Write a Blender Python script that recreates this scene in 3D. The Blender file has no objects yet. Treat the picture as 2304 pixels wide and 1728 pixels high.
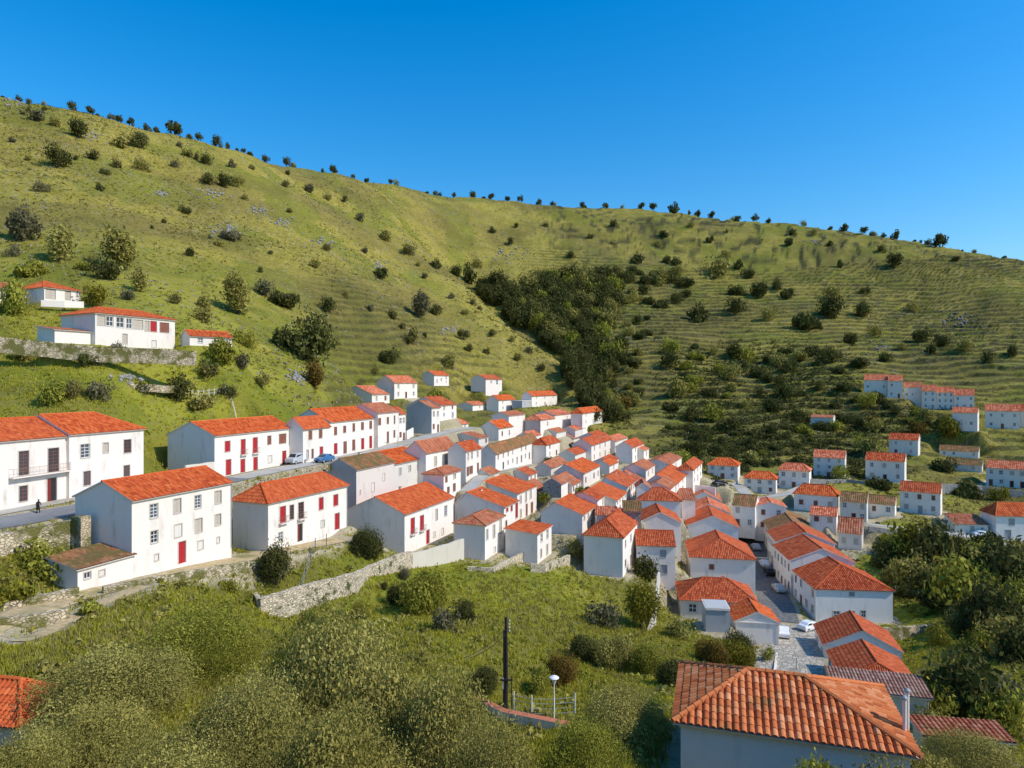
import bpy, math, random
import numpy as np
from mathutils import Vector, Matrix

SC = bpy.context.scene
COL = SC.collection
R = math.radians
# ------------------------------------------------------------------ survey frame: pinhole of the photograph
F, CX, YH = 1500.0, 1152.0, 864.0
CROP = {0: (0, 0, 1.0), 1: (0, 880, .36166), 2: (700, 780, .27125), 3: (1100, 880, .27125), 4: (1500, 780, .36347),
        5: (1300, 1128, .36166), 6: (0, 1128, .36166), 7: (650, 1128, .36166), 8: (0, 560, .36166), 9: (0, 0, 1.04159),
        10: (0, 200, .36166), 11: (800, 400, .36166), 12: (1500, 440, .36347), 13: (1900, 1150, .34828)}


def P(c, x, y):
    X0, Y0, s = CROP[c]
    return X0 + x * s, Y0 + y * s


def UV(c, x, y):
    a, b = P(c, x, y)
    return (a - CX) / F, (b - YH) / F        # X/Y and -Z/Y


# ------------------------------------------------------------------ materials
def new_mat(name):
    m = bpy.data.materials.new(name)
    m.use_nodes = True
    nt = m.node_tree
    b = nt.nodes['Principled BSDF']
    b.inputs['Specular IOR Level'].default_value = .25
    return m, nt, b


class N:
    """tiny node helper"""
    def __init__(s, nt):
        s.nt = nt

    def n(s, t, **kw):
        nd = s.nt.nodes.new(t)
        for k, v in kw.items():
            setattr(nd, k, v)
        return nd

    def l(s, a, b):
        s.nt.links.new(a, b)

    def noise(s, vec, scale, detail=4, rough=.55):
        nd = s.n('ShaderNodeTexNoise')
        nd.inputs['Scale'].default_value = scale
        nd.inputs['Detail'].default_value = detail
        nd.inputs['Roughness'].default_value = rough
        if vec is not None:
            s.l(vec, nd.inputs['Vector'])
        return nd.outputs['Fac']

    def ramp(s, fac, stops, interp='LINEAR'):
        nd = s.n('ShaderNodeValToRGB')
        cr = nd.color_ramp
        cr.interpolation = interp
        while len(cr.elements) < len(stops):
            cr.elements.new(.5)
        for e, (p, c) in zip(cr.elements, stops):
            e.position = p
            e.color = (*c, 1) if not isinstance(c, (int, float)) else (c, c, c, 1)
        s.l(fac, nd.inputs['Fac'])
        return nd.outputs['Color']

    def mix(s, fac, a, b, mode='MIX'):
        nd = s.n('ShaderNodeMix', data_type='RGBA', blend_type=mode)
        for sock, v in ((nd.inputs[0], fac), (nd.inputs[6], a), (nd.inputs[7], b)):
            if isinstance(v, (int, float)):
                sock.default_value = v
            elif isinstance(v, tuple):
                sock.default_value = (*v, 1)
            else:
                s.l(v, sock)
        return nd.outputs[2]

    def math(s, op, a, b=None, c=None):
        nd = s.n('ShaderNodeMath', operation=op)
        for i, v in enumerate((a, b, c)):
            if v is None:
                continue
            if isinstance(v, (int, float)):
                nd.inputs[i].default_value = v
            else:
                s.l(v, nd.inputs[i])
        return nd.outputs[0]

    def bump(s, h, strength, dist, bsdf):
        nd = s.n('ShaderNodeBump')
        nd.inputs['Strength'].default_value = strength
        nd.inputs['Distance'].default_value = dist
        s.l(h, nd.inputs['Height'])
        s.l(nd.outputs[0], bsdf.inputs['Normal'])

    def geo(s):
        return s.n('ShaderNodeNewGeometry').outputs['Position']

    def obj(s):
        return s.n('ShaderNodeTexCoord').outputs['Object']

    def rnd(s):
        return s.n('ShaderNodeObjectInfo').outputs['Random']

    def attr(s, name):
        return s.n('ShaderNodeAttribute', attribute_name=name).outputs['Fac']


M = {}


def plain(name, col, rough=.7, var=.12, scale=6, metal=0):
    m, nt, b = new_mat(name)
    h = N(nt)
    f = h.noise(h.obj(), scale, 5, .6)
    d = tuple(c * (1 - var) for c in col)
    u = tuple(min(1, c * (1 + var)) for c in col)
    h.l(h.ramp(f, [(.3, d), (.7, u)]), b.inputs['Base Color'])
    b.inputs['Roughness'].default_value = rough
    b.inputs['Metallic'].default_value = metal
    M[name] = m
    return m


def plaster(name, col, dirt, amount):
    m, nt, b = new_mat(name)
    h = N(nt)
    p = h.geo()
    mp = h.n('ShaderNodeMapping')
    h.l(p, mp.inputs['Vector'])
    mp.inputs['Scale'].default_value = (1, 1, .22)
    streak = h.noise(mp.outputs[0], 1.1, 6, .65)
    blot = h.noise(p, .35, 5, .6)
    fine = h.noise(p, 7, 4, .6)
    k = h.math('MULTIPLY', h.ramp(streak, [(.5, 0.), (.72, 1.)]), h.ramp(blot, [(.42, 0.), (.65, 1.)]))
    k = h.math('MULTIPLY', k, amount)
    base = h.mix(h.rnd(), tuple(c * .94 for c in col), tuple(min(1, c * 1.03) for c in col))
    base = h.mix(h.ramp(fine, [(.3, .0), (.8, .12)]), base, dirt)
    h.l(h.mix(k, base, dirt), b.inputs['Base Color'])
    b.inputs['Roughness'].default_value = .9
    h.bump(fine, .25, .03, b)
    M[name] = m


plaster('white_plaster', (.85, .775, .69), (.44, .37, .28), .75)
plaster('aged_plaster', (.70, .655, .585), (.30, .27, .21), .8)
plaster('cream_plaster', (.66, .60, .49), (.35, .30, .22), .7)
plaster('cement', (.46, .46, .45), (.25, .24, .22), .8)
plaster('blue_white_plaster', (.80, .775, .745), (.46, .43, .38), .6)


def stone(name, col, joint, size, moss=0., mossc=(.09, .11, .03)):
    m, nt, b = new_mat(name)
    h = N(nt)
    p = h.geo()
    mp = h.n('ShaderNodeMapping')
    h.l(p, mp.inputs['Vector'])
    mp.inputs['Scale'].default_value = (1 / size, 1 / size, 1.7 / size)
    v = h.n('ShaderNodeTexVoronoi', feature='DISTANCE_TO_EDGE')
    v.inputs['Scale'].default_value = 1
    h.l(mp.outputs[0], v.inputs['Vector'])
    v2 = h.n('ShaderNodeTexVoronoi')
    v2.inputs['Scale'].default_value = 1
    h.l(mp.outputs[0], v2.inputs['Vector'])
    sep = h.n('ShaderNodeSeparateColor')
    h.l(v2.outputs['Color'], sep.inputs[0])
    tone = h.ramp(sep.outputs[0], [(0, tuple(c * .68 for c in col)), (.5, col), (1, tuple(min(1, c * 1.25) for c in col))])
    edge = h.ramp(v.outputs['Distance'], [(.02, 0.), (.11, 1.)])
    c = h.mix(edge, joint, tone)
    if moss:
        g = h.noise(p, .45, 6, .65)
        c = h.mix(h.ramp(g, [(.62 - moss * .3, 0.), (.68 - moss * .22, 1.)]), c, mossc)
    h.l(c, b.inputs['Base Color'])
    b.inputs['Roughness'].default_value = .95
    h.bump(edge, .8, .06, b)
    M[name] = m


stone('rubble_stone', (.58, .48, .33), (.24, .19, .11), .42, .5, (.16, .15, .045))
stone('clean_stone', (.64, .54, .39), (.30, .24, .16), .38, .15)
stone('grey_stone', (.36, .35, .33), (.17, .16, .14), .36, .1)
stone('cobbles', (.20, .195, .185), (.10, .095, .085), .28)
stone('pale_paving', (.43, .385, .31), (.30, .26, .20), .7)


def tiles(name, stops, mossy=0.):
    m, nt, b = new_mat(name)
    h = N(nt)
    uv = h.n('ShaderNodeUVMap', uv_map='tiles').outputs[0]
    fl = h.n('ShaderNodeVectorMath', operation='FLOOR')
    h.l(uv, fl.inputs[0])
    wn = h.n('ShaderNodeTexWhiteNoise', noise_dimensions='3D')
    ad = h.n('ShaderNodeVectorMath', operation='ADD')
    h.l(fl.outputs[0], ad.inputs[0])
    cb = h.n('ShaderNodeCombineXYZ')
    h.l(h.math('MULTIPLY', h.rnd(), 97.), cb.inputs[2])
    h.l(cb.outputs[0], ad.inputs[1])
    h.l(ad.outputs[0], wn.inputs['Vector'])
    p = h.geo()
    n1 = h.noise(p, .9, 5, .65)
    n2 = h.noise(p, 9, 4, .6)
    f = h.math('ADD', h.math('MULTIPLY', wn.outputs['Value'], .62), h.math('MULTIPLY', n1, .38))
    c = h.ramp(f, stops)
    c = h.mix(h.ramp(h.rnd(), [(0., 0.), (1., .3)]), c, (.52, .15, .07))
    c = h.mix(h.ramp(n2, [(.55, 0.), (.8, .4)]), c, (.16, .08, .045))
    if mossy:
        g = h.noise(p, .5, 6, .7)
        c = h.mix(h.ramp(g, [(.62 - mossy * .25, 0.), (.74 - mossy * .2, .85)]), c, (.14, .125, .045))
    h.l(c, b.inputs['Base Color'])
    b.inputs['Roughness'].default_value = .9
    b.inputs['Specular IOR Level'].default_value = .06
    h.bump(n2, .3, .02, b)
    M[name] = m


tiles('orange_tiles', [(.15, (.31, .042, .012)), (.4, (.54, .092, .022)), (.6, (.60, .122, .030)), (.86, (.70, .20, .065))])
tiles('red_tiles', [(.15, (.24, .042, .018)), (.4, (.44, .080, .028)), (.6, (.50, .105, .036)), (.86, (.60, .18, .08))])
tiles('pink_tiles', [(.22, (.38, .085, .04)), (.42, (.56, .15, .07)), (.58, (.62, .19, .095)), (.78, (.72, .30, .17))])
tiles('terracotta_tiles', [(.15, (.34, .085, .03)), (.4, (.54, .155, .05)), (.6, (.61, .20, .07)), (.86, (.72, .34, .16))], .12)
tiles('faded_tiles', [(.2, (.30, .09, .045)), (.5, (.46, .15, .075)), (.8, (.52, .24, .14))], .25)
tiles('mossy_tiles', [(.2, (.17, .085, .04)), (.5, (.30, .15, .07)), (.8, (.38, .22, .11))], .75)
tiles('grey_tiles', [(.2, (.16, .115, .09)), (.5, (.30, .22, .17)), (.8, (.42, .32, .25))], .2)

plain('red_paint', (.42, .025, .03), .5, .15)
plain('dark_red_paint', (.20, .03, .025), .5, .2)
plain('brown_wood', (.24, .09, .06), .6, .2)
plain('pale_wood', (.50, .44, .36), .7, .12)
plain('white_paint', (.78, .78, .77), .5, .05)
plain('grey_paint', (.36, .37, .38), .6, .1)
plain('stone_trim', (.54, .49, .42), .9, .14)
plain('dark_interior', (.035, .03, .028), .6, .2)
plain('iron', (.10, .09, .085), .6, .15)
plain('rusty_iron', (.25, .15, .11), .7, .25)
plain('mortar', (.74, .64, .56), .9, .12)
plain('tile_end', (.52, .17, .09), .85, .2)
plain('old_wood', (.028, .024, .022), .9, .3)
plain('bark', (.10, .075, .055), .95, .3)
plain('pale_bark', (.24, .20, .16), .95, .25)
plain('rubber', (.02, .02, .02), .9, .1)
plain('black_cloth', (.018, .018, .02), .95, .2)
plain('skin', (.45, .26, .18), .6, .05)
plain('lamp_glass', (.80, .81, .82), .3, .03)
plain('porcelain', (.65, .66, .64), .3, .05)
plain('car_blue', (.05, .16, .32), .3, .06)
plain('car_white', (.76, .77, .78), .3, .04)
plain('car_silver', (.42, .43, .44), .3, .05)
plain('car_red', (.38, .02, .02), .3, .06)
plain('car_black', (.02, .02, .025), .3, .05)
plain('car_glass', (.03, .04, .05), .12, .05)
plain('headlight', (.7, .7, .68), .2, .05)

m, nt, b = new_mat('window_glass')
h = N(nt)
h.l(h.ramp(h.rnd(), [(0, (.03, .03, .035)), (.6, (.07, .075, .085)), (1, (.16, .17, .18))]), b.inputs['Base Color'])
b.inputs['Roughness'].default_value = .15
M['window_glass'] = m

m, nt, b = new_mat('asphalt')
h = N(nt)
p = h.geo()
f = h.noise(p, 3, 6, .7)
f2 = h.noise(p, .3, 4)
c = h.ramp(f, [(.3, (.15, .15, .155)), (.7, (.22, .22, .22))])
h.l(h.mix(h.ramp(f2, [(.45, 0.), (.7, .5)]), c, (.30, .28, .25)), b.inputs['Base Color'])
b.inputs['Roughness'].default_value = .9
h.bump(f, .3, .03, b)
M['asphalt'] = m

m, nt, b = new_mat('concrete_road')
h = N(nt)
p = h.geo()
f = h.noise(p, 2, 6, .7)
f2 = h.noise(p, .25, 5)
c = h.ramp(f, [(.3, (.36, .34, .30)), (.7, (.52, .49, .43))])
h.l(h.mix(h.ramp(f2, [(.45, 0.), (.65, .6)]), c, (.32, .27, .18)), b.inputs['Base Color'])
b.inputs['Roughness'].default_value = .95
h.bump(f, .4, .04, b)
M['concrete_road'] = m

m, nt, b = new_mat('dirt_track')
h = N(nt)
p = h.geo()
f = h.noise(p, 1.6, 7, .7)
f2 = h.noise(p, .35, 5, .6)
f3 = h.noise(p, 5, 3)
c = h.ramp(f, [(.3, (.34, .25, .12)), (.55, (.52, .39, .21)), (.75, (.62, .50, .31))])
c = h.mix(h.ramp(f2, [(.52, 0.), (.64, .8)]), c, (.22, .20, .06))
h.l(c, b.inputs['Base Color'])
b.inputs['Roughness'].default_value = .95
h.bump(f3, .5, .08, b)
M['dirt_track'] = m


def leaf(name, lo, hi, alt=None, trans=.25):
    m, nt, b = new_mat(name)
    h = N(nt)
    t = h.attr('tone')
    c = h.ramp(t, [(0, lo), (1, hi)])
    r = h.rnd()
    c = h.mix(h.math('MULTIPLY', r, .35), c, alt or tuple((a + b_) * .55 for a, b_ in zip(lo, hi)))
    h.l(c, b.inputs['Base Color'])
    b.inputs['Roughness'].default_value = .75
    b.inputs['Specular IOR Level'].default_value = .07
    tr = h.n('ShaderNodeBsdfTranslucent')
    h.l(c, tr.inputs['Color'])
    ms = h.n('ShaderNodeMixShader')
    ms.inputs[0].default_value = trans
    h.l(b.outputs[0], ms.inputs[1])
    h.l(tr.outputs[0], ms.inputs[2])
    h.l(ms.outputs[0], nt.nodes['Material Output'].inputs['Surface'])
    M[name] = m


leaf('dark_leaf', (.035, .044, .012), (.15, .15, .04), (.08, .07, .02))
leaf('olive_leaf', (.085, .082, .012), (.52, .46, .13), (.25, .20, .04))
leaf('green_leaf', (.10, .115, .012), (.40, .39, .06), (.24, .20, .03))
leaf('yellow_leaf', (.10, .10, .012), (.30, .27, .03), (.20, .14, .025))
leaf('rust_leaf', (.13, .075, .015), (.27, .17, .035), (.14, .11, .03))
leaf('grey_leaf', (.07, .07, .03), (.26, .235, .12), (.12, .10, .06))
leaf('grass_blade', (.26, .26, .016), (.56, .52, .06), (.42, .34, .06), .4)
leaf('dry_blade', (.20, .16, .05), (.42, .36, .13), (.24, .22, .05), .3)
leaf('scrub_leaf', (.055, .055, .012), (.24, .21, .06), (.14, .11, .05), .15)


# ------------------------------------------------------------------ mesh collecting
class MB:
    def __init__(s):
        s.v, s.f, s.m, s.uv, s.mats = [], [], [], {}, []

    def mi(s, mat):
        if mat not in s.mats:
            s.mats.append(mat)
        return s.mats.index(mat)

    def add(s, vs, fs, mat, uvs=None):
        o = len(s.v)
        k = s.mi(mat)
        s.v.extend(vs)
        for i, f in enumerate(fs):
            if uvs is not None:
                s.uv[len(s.f)] = [uvs[j] for j in f]
            s.f.append([o + j for j in f])
            s.m.append(k)

    def quad(s, a, b, c, d, mat):
        s.add([a, b, c, d], [[0, 1, 2, 3]], mat)

    def box(s, x0, x1, y0, y1, z0, z1, mat):
        v = [(x, y, z) for z in (z0, z1) for y in (y0, y1) for x in (x0, x1)]
        s.add(v, [[0, 2, 3, 1], [4, 5, 7, 6], [0, 1, 5, 4], [2, 6, 7, 3], [0, 4, 6, 2], [1, 3, 7, 5]], mat)

    def tube(s, pts, r, mat, n=6, r2=None, caps=True):
        pts = [Vector(p) for p in pts]
        vs, fs = [], []
        L = len(pts)
        for i, p in enumerate(pts):
            d = (pts[min(i + 1, L - 1)] - pts[max(i - 1, 0)])
            if d.length < 1e-6:
                d = Vector((0, 0, 1))
            d.normalize()
            a = d.orthogonal().normalized() if abs(d.z) < .9 else d.cross(Vector((1, 0, 0))).normalized()
            bb = d.cross(a)
            rr = r if r2 is None else r + (r2 - r) * i / max(1, L - 1)
            for k in range(n):
                t = 2 * math.pi * k / n
                vs.append(tuple(p + a * (math.cos(t) * rr) + bb * (math.sin(t) * rr)))
        for i in range(L - 1):
            for k in range(n):
                fs.append([i * n + k, i * n + (k + 1) % n, (i + 1) * n + (k + 1) % n, (i + 1) * n + k])
        if caps:
            fs.append(list(range(n))[::-1])
            fs.append([(L - 1) * n + k for k in range(n)])
        s.add(vs, fs, mat)

    def lathe(s, prof, mat, n=12, c=(0, 0, 0)):
        vs, fs = [], []
        for r, z in prof:
            for k in range(n):
                t = 2 * math.pi * k / n
                vs.append((c[0] + math.cos(t) * r, c[1] + math.sin(t) * r, c[2] + z))
        for i in range(len(prof) - 1):
            for k in range(n):
                fs.append([i * n + k, i * n + (k + 1) % n, (i + 1) * n + (k + 1) % n, (i + 1) * n + k])
        s.add(vs, fs, mat)

    def mesh(s, name):
        me = bpy.data.meshes.new(name)
        me.from_pydata([tuple(v) for v in s.v], [], s.f)
        for k in s.mats:
            me.materials.append(M[k])
        if s.m:
            me.polygons.foreach_set('material_index', s.m)
        if s.uv:
            lay = me.uv_layers.new(name='tiles')
            d = np.zeros((len(me.loops), 2), np.float32)
            for fi, us in s.uv.items():
                st = me.polygons[fi].loop_start
                d[st:st + len(us)] = us
            lay.data.foreach_set('uv', d.ravel())
        me.update()
        return me

    def build(s, name, parent=None, loc=(0, 0, 0), rz=0):
        return link(name, s.mesh(name), parent, loc, rz)


def link(name, me, parent=None, loc=(0, 0, 0), rz=0, scale=None):
    o = bpy.data.objects.new(name, me)
    COL.objects.link(o)
    o.location = loc
    o.rotation_euler = (0, 0, rz)
    if scale is not None:
        o.scale = (scale, scale, scale) if isinstance(scale, (int, float)) else scale
    if parent is not None:
        o.parent = parent
    return o


def tag(o, label=None, cat=None, group=None, kind=None):
    if label:
        o['label'] = label
    if cat:
        o['category'] = cat
    if group:
        o['group'] = group
    if kind:
        o['kind'] = kind
    return o


def thing(name, label, cat, loc=(0, 0, 0), rz=0, group=None):
    return tag(link(name, None, None, loc, rz), label, cat, group)


def np_mesh(name, v, f, mats, mi=None, tone=None, smooth=False):
    """fast mesh from numpy: f is (n,k) with constant k"""
    me = bpy.data.meshes.new(name)
    n, k = f.shape
    me.vertices.add(len(v))
    me.vertices.foreach_set('co', np.asarray(v, np.float32).ravel())
    me.loops.add(n * k)
    me.loops.foreach_set('vertex_index', f.astype(np.int32).ravel())
    me.polygons.add(n)
    me.polygons.foreach_set('loop_start', np.arange(0, n * k, k, dtype=np.int32))
    for x in mats:
        me.materials.append(M[x])
    if mi is not None:
        me.polygons.foreach_set('material_index', mi.astype(np.int32))
    if smooth:
        me.polygons.foreach_set('use_smooth', np.ones(n, bool))
    me.update(calc_edges=True)
    if tone is not None:
        a = me.attributes.new('tone', 'FLOAT', 'POINT')
        a.data.foreach_set('value', np.asarray(tone, np.float32))
    return me
# ------------------------------------------------------------------ houses: surveyed corner, eave and base of each one
HS = []


def hs(label, c, x0, ye, yb, D, az, x1=None, x2=None, a=None, b=None, roof='g1', rise=1.4, tile='orange_tiles',
       wall='white_plaster', front=(), side=(), auto=None, sauto=None, name='white_house', cat='house', grp='whitewashed village houses',
       ov=.3, p=None, hip=(1., 1.), extra=None, chim=(), pad=True, endw=None, rk=.5):
    u, v = UV(c, x0, ye)
    vb = UV(c, x0, yb)[1]
    ra = math.degrees(math.atan(u))
    if isinstance(az, tuple):
        if az[1] < 45:                      # seen along its second wall: the ridge follows that wall
            roof = {'g1': 'g2', 'h1': 'h2'}.get(roof, roof)
        az = ra + az[1]
    X, Y = u * D, D
    e1 = (math.sin(R(az)), math.cos(R(az)))
    e2 = (-e1[1], e1[0])
    if a is None:
        u1 = UV(c, x1, ye)[0]
        a = (u1 * Y - X) / (e1[0] - u1 * e1[1])
    bmin = 4.2 if b is None else 1.5
    if b is None:
        u2 = UV(c, x2, ye)[0]
        b = (u2 * Y - X) / (e2[0] - u2 * e2[1])
    H = (vb - v) * D
    d = dict(label=label, c=c, X=X, Y=Y, zb=-vb * D, H=H, a=a, b=b, e1=e1, e2=e2, az=az, roof=roof, rise=rise, tile=tile, wall=wall,
             front=front, side=side, auto=auto, sauto=sauto, name=name, cat=cat, grp=grp, ov=ov, p=p, hip=hip, extra=extra,
             chim=chim, D=D, pad=pad, endw=endw, rk=rk, bmin=bmin)
    HS.append(d)
    return d


O, RD, PK, FD, MS, GT = 'orange_tiles', 'red_tiles', 'pink_tiles', 'faded_tiles', 'mossy_tiles', 'grey_tiles'
# --- near left group
hs('white house cut by the left edge, long railed balcony over an open dark door', 1, -200, 331, 780, 72, 16, x1=430, b=9.5, roof='g1', rise=2.2,
   front=[(115, 375, 180, 522, 'b'), (300, 355, 365, 502, 'b'), (118, 590, 172, 685, 'b'), (293, 555, 352, 700, 'k')], extra='long_balcony')
hs('white house with five small framed windows, joined to the balcony house', 1, 430, 272, 660, 83, 16, x1=893, b=9.5, roof='h1', rise=2.3, hip=(0, .8),
   front=[(502, 328, 558, 413, 'w'), (642, 322, 673, 383, 'p'), (770, 300, 816, 383, 'b'), (519, 497, 563, 586, 'b'), (770, 462, 806, 530, 'b')])
hs('tall three-storey white house with rows of framed windows and one red street door', 1, 820, 685, 1170, 70, 20.6, x1=1440, x2=467, roof='g1', rise=1.75,
   front=[(932, 702, 983, 788, 'w'), (1080, 672, 1126, 758, 'p'), (1212, 647, 1250, 728, 'w'), (1337, 620, 1376, 698, 'p'),
          (937, 867, 983, 943, 'w'), (1087, 827, 1130, 906, 'x'), (1215, 792, 1258, 878, 'p'), (1339, 767, 1373, 833, 'p'),
          (961, 1012, 987, 1054, 'x'), (1110, 960, 1155, 1094, 'd'), (1230, 930, 1264, 984, 'x'), (1349, 907, 1365, 944, 'x')])
hs('low lean-to outbuilding under old mossy tiles, against the three-storey house gable', 1, 483, 1112, 1228, 64.4, 20.6, a=6.0, b=4.2, roof='sy', rise=.75, tile=MS,
   front=[(521, 1128, 566, 1165, 'w'), (618, 1115, 652, 1150, 'x')], name='outbuilding', cat='outbuilding', grp='low outbuildings')
hs('white two-storey house with a hipped orange roof, two dark red doors and small balconies', 1, 1668, 697, 1000, 88, 22.9, x1=2160, x2=1447, roof='h1', rise=2.0, hip=(.62, .62),
   front=[(1741, 717, 1777, 818, 'r'), (1803, 706, 1827, 798, 'b'), (1856, 692, 1889, 793, 'b'), (1984, 662, 2011, 738, 'r'), (2074, 642, 2103, 713, 'r'),
          (1851, 840, 1881, 950, 'k'), (2083, 777, 2111, 880, 'd'), (1733, 880, 1759, 933, 'w'), (1996, 805, 2019, 846, 'x')], extra=('balc', *[0, 2]))
hs('white house with tall red shutters and two red doors, above the long garden wall', 2, 775, 1395, 1729, 106, 21, x1=1180, x2=295, roof='g1', rise=2.4,
   front=[(825, 1422, 859, 1553, 'r'), (903, 1397, 934, 1523, 'r'), (900, 1570, 930, 1703, 'd'), (955, 1553, 980, 1668, 'd'), (1031, 1347, 1049, 1438, 'p'),
          (1106, 1320, 1126, 1403, 'w'), (1084, 1507, 1099, 1558, 'x'), (1014, 1537, 1029, 1580, 'x')], extra=('balc', *[0, 1]))
# --- upper row along the upper street
hs('long white house with red shutters and four red doors, starting the upper row', 1, 1335, 280, 540, 103.7, 17, x1=1822, x2=1043, roof='g1', rise=2.0,
   front=[(1399, 312, 1431, 377, 'r'), (1498, 300, 1527, 394, 'r'), (1573, 290, 1602, 384, 'r'), (1664, 278, 1686, 332, 'n'), (1736, 266, 1779, 325, 'n'),
          (1405, 440, 1437, 538, 'd'), (1496, 427, 1524, 510, 'd'), (1576, 412, 1602, 494, 'd'), (1756, 385, 1779, 472, 'd'), (1667, 402, 1692, 444, 'x')], extra=('balc', *[1, 2]))
hs('narrow white house between the red shuttered house and the long five-bay house', 1, 1885, 237, 445, 121, 17, x1=2052, x2=1815, roof='g1', rise=1.9,
   front=[(1919, 246, 1941, 301, 'n'), (1984, 239, 2004, 292, 'n'), (1906, 366, 1920, 420, 'p'), (1938, 359, 1950, 417, 'n'), (1989, 346, 2009, 414, 'd')])
hs('long white house with a bright raised roof and five windows over five doors', 2, 152, 628, 927, 131, 18, x1=552, b=9, roof='g1', rise=2.4,
   front=[(190, 665, 214, 733, 'n'), (266, 656, 289, 714, 'n'), (343, 636, 363, 704, 'n'), (414, 626, 436, 689, 'n'), (483, 616, 504, 681, 'n'),
          (189, 800, 217, 893, 'd'), (268, 785, 294, 884, 'n'), (341, 772, 364, 859, 'n'), (415, 756, 439, 849, 'd'), (483, 741, 504, 843, 'd')])
hs('white house with a faded roof, next beyond the long five-bay house', 2, 554, 552, 828, 147, 18, x1=726, b=8, roof='g1', rise=1.9, tile=FD,
   front=[(556, 592, 579, 650, 'n'), (628, 584, 644, 640, 'n'), (686, 572, 697, 640, 'n'), (553, 712, 577, 822, 'n'), (628, 705, 644, 800, 'n'), (683, 692, 697, 754, 'n')])
hs('small white end house with a dark red roof, last of the upper row', 2, 728, 560, 795, 160, 18, x1=783, x2=640, roof='g1', rise=1.5, tile=RD, auto=(2, 2))
hs('tall house with a bare grey block gable and a white front, beside the parked cars', 2, 1000, 510, 722, 171, 21, x1=1068, x2=792, roof='g1', rise=1.8, tile=FD, auto=(2, 2), extra='grey_gable')
hs('white house with a long red roof tucked behind the grey block gable', 2, 1068, 489, 600, 181, 22, x1=1205, b=10, roof='g1', rise=2.2, tile=RD, auto=(2, 2))
# --- top cluster
hs('white house with a wide bluish gable under the hillside, leftmost of the upper cluster', 2, 505, 397, 475, 196, 21, x1=650, x2=243, roof='g1', rise=2.4, auto=(2, 1), tile=PK)
hs('white two-storey house behind the wide bluish gable, with a grey terrace at its side', 2, 690, 300, 432, 208, 23, x1=880, x2=545, roof='g1', rise=2.2, auto=(3, 2), tile=PK)
hs('small white cube house with three dark windows, standing alone highest under the hill', 2, 1020, 237, 325, 240, 25, x1=1143, x2=922, roof='g1', rise=1.5, tile=O,
   front=[(1040, 270, 1050, 302, 'w'), (1075, 260, 1086, 288, 'w'), (1115, 248, 1125, 272, 'w'), (1117, 280, 1126, 302, 'w')])
hs('small white house with a bluish gable standing alone among garden terraces', 2, 1448, 270, 371, 255, 25, x1=1583, x2=1325, roof='g1', rise=1.6, tile=RD,
   front=[(1488, 282, 1500, 305, 'w'), (1535, 278, 1550, 315, 'w')])
hs('white house with a flat grey side annexe, below the house among terraces', 2, 1555, 445, 540, 246, 24, x1=1696, x2=1455, roof='g1', rise=1.7, tile=O, auto=(2, 2))
hs('low white annexe with a small red roof beside the flat grey annexe', 2, 1340, 487, 532, 240, 24, x1=1452, b=6, roof='g1', rise=1.1, tile=PK, auto=(3, 1))
hs('white house with a long red roof, rightmost at the foot of the left hill', 2, 1830, 410, 502, 258, 24, x1=2040, x2=1800, roof='g1', rise=1.7, tile=O, auto=(3, 2))
hs('low grey annexe joined to the left of the rightmost hill-foot house', 2, 1750, 452, 505, 250, 24, x1=1832, x2=1700, roof='f', rise=.2, wall='cement', auto=(2, 1), name='annexe', cat='outbuilding', grp='low outbuildings')
hs('white house with a hipped roof and white outdoor stairs above the terraced gardens', 3, 775, 185, 292, 231, 24, x1=945, x2=685, roof='h1', rise=1.6, tile=O, auto=(3, 2), hip=(.6, .6))
hs('low white house with two windows, left neighbour of the hipped house above the gardens', 3, 545, 202, 277, 226, 24, x1=682, b=8, roof='g1', rise=1.4, tile=PK, auto=(2, 1))
hs('house with a bare grey rendered side and white front near the garden terraces', 3, 428, 241, 326, 212, 24, x1=545, x2=302, roof='h1', rise=1.4, tile=PK, auto=(1, 1), wall='white_plaster', hip=(.5, .6), extra='grey_gable')
hs('white barn with a faded low roof and an arched dark opening in its side', 3, 165, 206, 336, 204, 24, x1=300, x2=20, roof='g1', rise=1.0, tile=FD, side=[(235, 228, 270, 275, 'w')], auto=None)
# --- middle rows
hs('long low house with a brown mossy roof and a blank stained wall', 2, 375, 1022, 1280, 113, 21, x1=690, x2=100, roof='g1', rise=1.7, tile=MS, wall='aged_plaster',
   front=[(595, 1050, 612, 1110, 'x'), (500, 1130, 525, 1200, 'x'), (400, 1190, 412, 1225, 'x')], extra='grey_gable')
hs('house with a bright orange roof joined to the end of the brown mossy roof', 2, 690, 978, 1200, 129, 21, x1=950, b=10.5, roof='g1', rise=2.0, tile=O, wall='aged_plaster',
   front=[(728, 1005, 748, 1065, 'p'), (807, 985, 827, 1035, 'p'), (880, 970, 897, 1020, 'p')])
hs('small white cottage with a shallow orange roof and dark shutters at the stepped lane', 2, 1100, 1065, 1230, 124, 21, x1=1240, x2=930, roof='h1', rise=.9, tile=FD, hip=(.6, .6),
   front=[(1112, 1075, 1130, 1125, 'n'), (1178, 1055, 1200, 1095, 'p'), (1128, 1168, 1147, 1222, 'n'), (1177, 1150, 1197, 1215, 'n')])
hs('white house with a broad sagging old roof behind the small cottage', 2, 952, 884, 1050, 137, 22, x1=1210, x2=770, roof='g1', rise=2.2, tile=FD,
   front=[(1020, 910, 1040, 990, 'p'), (1108, 890, 1130, 980, 'w')])
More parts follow.
